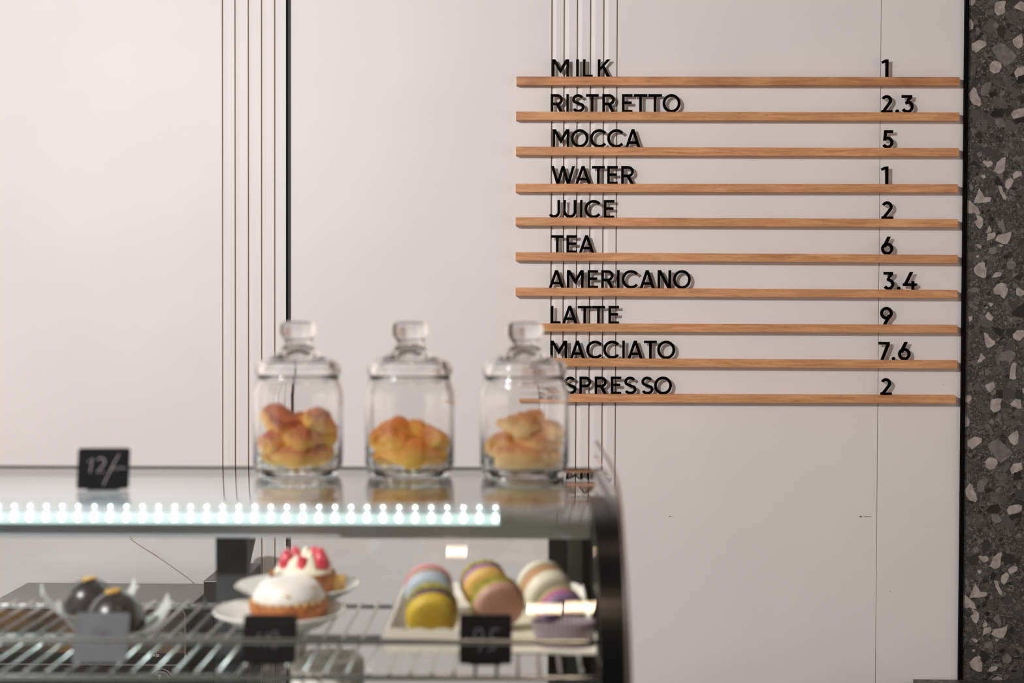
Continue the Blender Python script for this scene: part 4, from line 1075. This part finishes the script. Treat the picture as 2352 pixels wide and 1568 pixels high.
def macaron(px, d, label, front, fill_, back, R_=.027, T=.036, tilt=-18, yaw=0.0):
    ct_, st = math.cos(math.radians(tilt)), abs(math.sin(math.radians(tilt)))
    z = ZSH + .0032 + R_ * ct_ + T / 2 * st * .9
    p = L(px, 1400, d)
    t = root('macaron', label, 'macaron', (p.x, d, z), 'macarons standing on the tray', rz=math.radians(yaw))
    R2 = Matrix.Rotation(math.radians(90 - tilt), 4, 'X')
    hs, hf = T * .34, T * .32
    shell = [(0, 0), (R_ * .95, 0), (R_ * 1.02, hs * .10), (R_ * 1.01, hs * .28), (R_ * .975, hs * .36), (R_ * .96, hs * .58), (R_ * .90, hs * .82), (R_ * .76, hs * .95), (R_ * .4, hs), (0, hs * 1.02)]
    fr = lambda a, j: 1 + (.018 * math.sin(a * 23) if j in (2, 3) else 0)
    MB().lathe(shell, 46, (0, 0, hf / 2), fr).xf(R2).build('shell', M[front], t, smooth=50)['label'] = 'front shell'
    MB().lathe([(r, -z_) for r, z_ in shell][::-1], 46, (0, 0, -hf / 2), None).xf(R2).build('shell', M[back], t, smooth=50)
    MB().lathe([(0, -hf / 2 - .0004), (R_ * .93, -hf / 2 - .0004), (R_ * .98, 0), (R_ * .93, hf / 2 + .0004), (0, hf / 2 + .0004)], 46).xf(R2).build('filling', M[fill_], t, smooth=60)
    return t
macaron(992, 1.497, 'yellow macaron with purple filling and pistachio crumbs, front of the row nearest the tarts', 'mac_yellow', 'mac_purple', 'mac_pistachio', .0275, .042, -20, 4)
macaron(985, 1.622, 'pale blue and pink macaron with tan filling, behind the yellow one', 'mac_blue', 'mac_tan', 'mac_pink', .0275, .036, -20, 6)
macaron(1142, 1.545, 'rose brown macaron with olive crumb back, front of the middle row', 'mac_rose_brown', 'mac_olive', 'mac_pistachio', .0290, .030, -18, 18)
macaron(1112, 1.655, 'orange and lilac macaron with yellow crumbs, rear of the middle row', 'mac_orange', 'mac_lilac', 'mac_pistachio', .0270, .036, -20, 16)
macaron(1288, 1.515, 'violet macaron with magenta filling sitting in the pleated cup', 'mac_violet', 'mac_magenta', 'mac_vanilla', .0262, .026, -16, 22)
macaron(1250, 1.620, 'white macaron with brown filling, at the back right of the tray', 'mac_white', 'mac_brown', 'mac_white', .0285, .044, -22, 24)
# pleated paper cup
p = L(1292, 1466, 1.485)
t = MB()
nn = 160
vs = []
for z, r in ((.0, .0255), (.027, .0330)):
    for th in (0, -.0008):
        for i in range(nn):
            a = 2 * PI * i / nn; rr = r + th + (.0011 if i % 4 < 2 else -.0011)
            vs.append((rr * math.cos(a), rr * .62 * math.sin(a), z))
fs = []
for i in range(nn):
    j = (i + 1) % nn
    fs += [(i, j, 2 * nn + j, 2 * nn + i), (nn + j, nn + i, 3 * nn + i, 3 * nn + j), (2 * nn + i, 2 * nn + j, 3 * nn + j, 3 * nn + i)]
fs.append(tuple(range(nn, 2 * nn))); fs.append(tuple(range(nn))[::-1])
t.add(vs, fs); o = t.build('paper_cup', M['cup_mauve'], smooth=20); place(o, (p.x, 1.482, ZSH + .0032)); tag(o, 'mauve pleated paper cup at the front right corner of the tray', 'paper cup')

# cake on the deck below
pc = L(752, 1520, 1.62)
t = root('herb_cake', 'white cake with green herb topping on the deck under the wire shelf', 'cake', (pc.x, 1.62, ZDK + .0006))
M['herb'] = noisy('herb', srgb(96, 104, 52), srgb(150, 156, 84), 90, .7)
hc = (CAM.z - (1512 - 715) / F * 1.62) - ZDK
MB().lathe([(0, 0), (.040, 0), (.042, .003), (.042, hc - .006), (.039, hc - .001), (0, hc)], 48).build('body', M['meringue'], t, smooth=50)
mb = MB(); rnd = random.Random(11)
for i in range(40):
    a = rnd.uniform(0, 2 * PI); r = .034 * rnd.random() ** .5; w = rnd.uniform(.002, .0045); x, y, z = r * math.cos(a), r * math.sin(a), hc + .0003; b_ = rnd.uniform(0, 6)
    mb.add([(x, y, z), (x + w * math.cos(b_), y + w * math.sin(b_), z + .003), (x + 2 * w * math.cos(b_ + .5), y + 2 * w * math.sin(b_ + .5), z + .001), (x + w * math.cos(b_ + 1.2), y + w * math.sin(b_ + 1.2), z + .0025)], [(0, 1, 2, 3), (3, 2, 1, 0)])
mb.build('herb_topping', M['herb'], t)['kind'] = 'stuff'
MB().lathe([(0, -.0), (.048, 0), (.0485, .0015), (0, .002)], 40).build('paper_base', M['white_paper'], t)

# ================================================================ BEHIND THE CASE: OVEN, GRINDER, CABLE
YO = -0.37
OZ = P(200, 1392, YO).z
ox0, ox1 = P(-35, 1420, YO).x, P(433, 1420, YO).x
OB = ((ox0 + ox1) / 2, YO + .14, ZC)
ov = root('countertop_oven', 'dark countertop oven with glass door and dial, on the counter behind the case', 'oven', OB, frame=False)
M['oven_top'] = mat('oven_top', srgb(118, 114, 113), 0.35, .3)
M['oven_body'] = mat('oven_body', srgb(34, 34, 36), 0.35)
M['oven_front'] = mat('oven_front', srgb(24, 24, 26), 0.25)
MB().box(ox0, ox1, YO + .012, YO + .30, ZC + .012, OZ - .006).build('body', M['oven_body'], ov, origin=OB, smooth=0, bevel=.004)
MB().box(ox0, ox1, YO + .004, YO + .30, OZ - .006, OZ).build('top_plate', M['oven_top'], ov, origin=OB, smooth=0, bevel=.002)
dz1, dz0 = P(300, 1396, YO).z, P(300, 1500, YO).z; dx1 = P(427, 1420, YO).x
def frame_ring(x0, x1, z0, z1, r, w, mb, y0, y1):
    def rr(x0, x1, z0, z1, r):
        return [(cx + r * math.cos(math.radians(a0 + 90 * i / 8)), cz + r * math.sin(math.radians(a0 + 90 * i / 8)))
                for cx, cz, a0 in ((x1 - r, z1 - r, 0), (x0 + r, z1 - r, 90), (x0 + r, z0 + r, 180), (x1 - r, z0 + r, 270)) for i in range(9)]
    o_, i_ = rr(x0, x1, z0, z1, r), rr(x0 + w, x1 - w, z0 + w, z1 - w, max(r - w, .002))
    for i in range(len(o_)):
        j = (i + 1) % len(o_); mb.prism([o_[i], o_[j], i_[j], i_[i]], y0, y1, lambda u, v, w_: (u, w_, v))
mb = MB(); frame_ring(ox0 + .012, dx1, dz0 - .03, dz1, .018, .0035, mb, YO - .002, YO + .012); mb.build('door_frame', M['oven_top'], ov, origin=OB, smooth=0)
MB().box(ox0 + .015, dx1 - .003, YO + .002, YO + .006, dz0 + .0, dz1 - .003).build('door_glass', M['pane'], ov, origin=OB, smooth=0)
M['oven_inside'] = noisy('oven_inside', srgb(38, 30, 22), srgb(120, 84, 30), 9, .7, 3, p0=.42, p1=.68)
MB().box(ox0 + .016, dx1 - .0035, YO + .0065, YO + .0115, dz0 + .0, dz1 - .004).build('baking_tray', M['oven_inside'], ov, origin=OB, smooth=0)
MB().box(ox0, ox1, YO, YO + .012, ZC + .012, dz0 - .0305).build('control_panel', M['oven_front'], ov, origin=OB, smooth=0)
MB().box(ox0 + .016, dx1 - .004, YO + .001, YO + .010, dz0 - .026, dz0 - .0005).build('key_strip', M['oven_front'], ov, origin=OB, smooth=0)
mb = MB(); s = .00105
def wpt(x, y): q = P(x, y, YO - .0004); return q
for (x0, y0, x1, y1) in ((352.6, 1502, 353.6, 1507), (355, 1502, 356, 1507), (358.4, 1500, 359.2, 1509), (361.5, 1502.5, 365, 1503.4), (361.5, 1506.5, 365, 1507.4), (361.3, 1502.5, 362.2, 1507.4), (364.4, 1502.5, 365.3, 1507.4), (390.5, 1503, 391.8, 1504.2), (391.6, 1504, 392.8, 1505.4), (390.5, 1505.2, 391.8, 1506.4)):
    a, b = wpt(x0, y0), wpt(x1, y1); mb.box(a.x, b.x, YO - .0008, YO + .0012, b.z, a.z)
mb.build('key_symbols', M['white_print'], ov, origin=OB, smooth=0)
dc = wpt(370, 1562)
MB().lathe([(0, 0), (.021, 0), (.020, .014), (.018, .016), (0, .016)], 40).xf(Matrix.Translation((dc.x, YO - .0, dc.z)) @ Matrix.Rotation(PI / 2, 4, 'X')).build('dial', M['oven_body'], ov, origin=OB)
mb = MB()
mb.tube([(dc.x + r_ * math.cos(a), YO - .0006, dc.z + r_ * math.sin(a)) for r_ in (.0285,) for a in [math.radians(20 + 5 * i) for i in range(29)]], .0005, 6)
mb.tube([(dc.x + .0215 * math.cos(a), YO - .0006, dc.z + .0215 * math.sin(a)) for a in [math.radians(15 + 5 * i) for i in range(31)]], .0004, 6)
mb.prism([(dc.x - .004, dc.z + .0185), (dc.x + .004, dc.z + .0185), (dc.x, dc.z + .006)], YO - .0175, YO - .0155, lambda u, v, w_: (u, w_, v))
mb.build('dial_marks', M['white_print'], ov, origin=OB, smooth=0)
for x in (ox0 + .03, ox1 - .03):
    for y in (YO + .03, YO + .27): MB().lathe([(0, 0), (.012, 0), (.012, .012), (0, .012)], 16, (x, y, ZC)).build('foot', M['black_metal'], ov, origin=OB)

gx0, gx1 = P(467, 1400, -.35).x, P(556, 1400, -.35).x; gz = P(480, 1333, -.35).z; gm = P(495, 1333, -.35).x
GB = ((gx0 + gx1) / 2, -.22, ZC)
gr = root('coffee_grinder', 'black coffee grinder standing behind the case, right of the oven', 'coffee grinder', GB, frame=False)
MB().box(gx0, gx1, -.35, -.10, gz - .08, gz).build('head', M['oven_body'], gr, origin=GB, smooth=0, bevel=.003)
MB().box(gx0 + .006, gx1, -.27, -.10, ZC + .03, gz - .081).build('body', M['oven_front'], gr, origin=GB, smooth=0, bevel=.004)
MB().box(gx0 - .004, gx1, -.36, -.09, ZC, ZC + .03).build('base', M['oven_body'], gr, origin=GB, smooth=0, bevel=.003)
cxg = (gx0 + gx1) / 2
MB().lathe([(0, 0), (.012, 0), (.016, .03), (0, .03)], 20, (cxg, -.315, gz - .112)).build('spout', M['chrome'], gr, origin=GB)
MB().lathe([(0, 0), (.030, 0), (.032, .006), (.048, .075), (.048, .082), (0, .082)], 28, (cxg + .004, -.20, gz + .0005)).build('hopper', M['oven_body'], gr, origin=GB)

pts = [(300, 1238), (330, 1258), (355, 1273), (380, 1290), (405, 1308), (425, 1322), (440, 1334), (448, 1343), (456, 1352), (462, 1364), (468, 1385), (470, 1420)]
w3 = [P(x, y, -.012) for x, y in pts]
w3 = [P(285, 1150, -.006)] + w3
cb = MB().tube([tuple(q) for q in w3], .0009, 8).build('wall_cable', mat('cable_grey', srgb(150, 140, 136), .5)); tag(cb, 'thin grey cable hanging against the wall above the oven', 'cable')
o3 = w3[6]; cb.data.transform(Matrix.Translation(-o3)); cb.location = o3
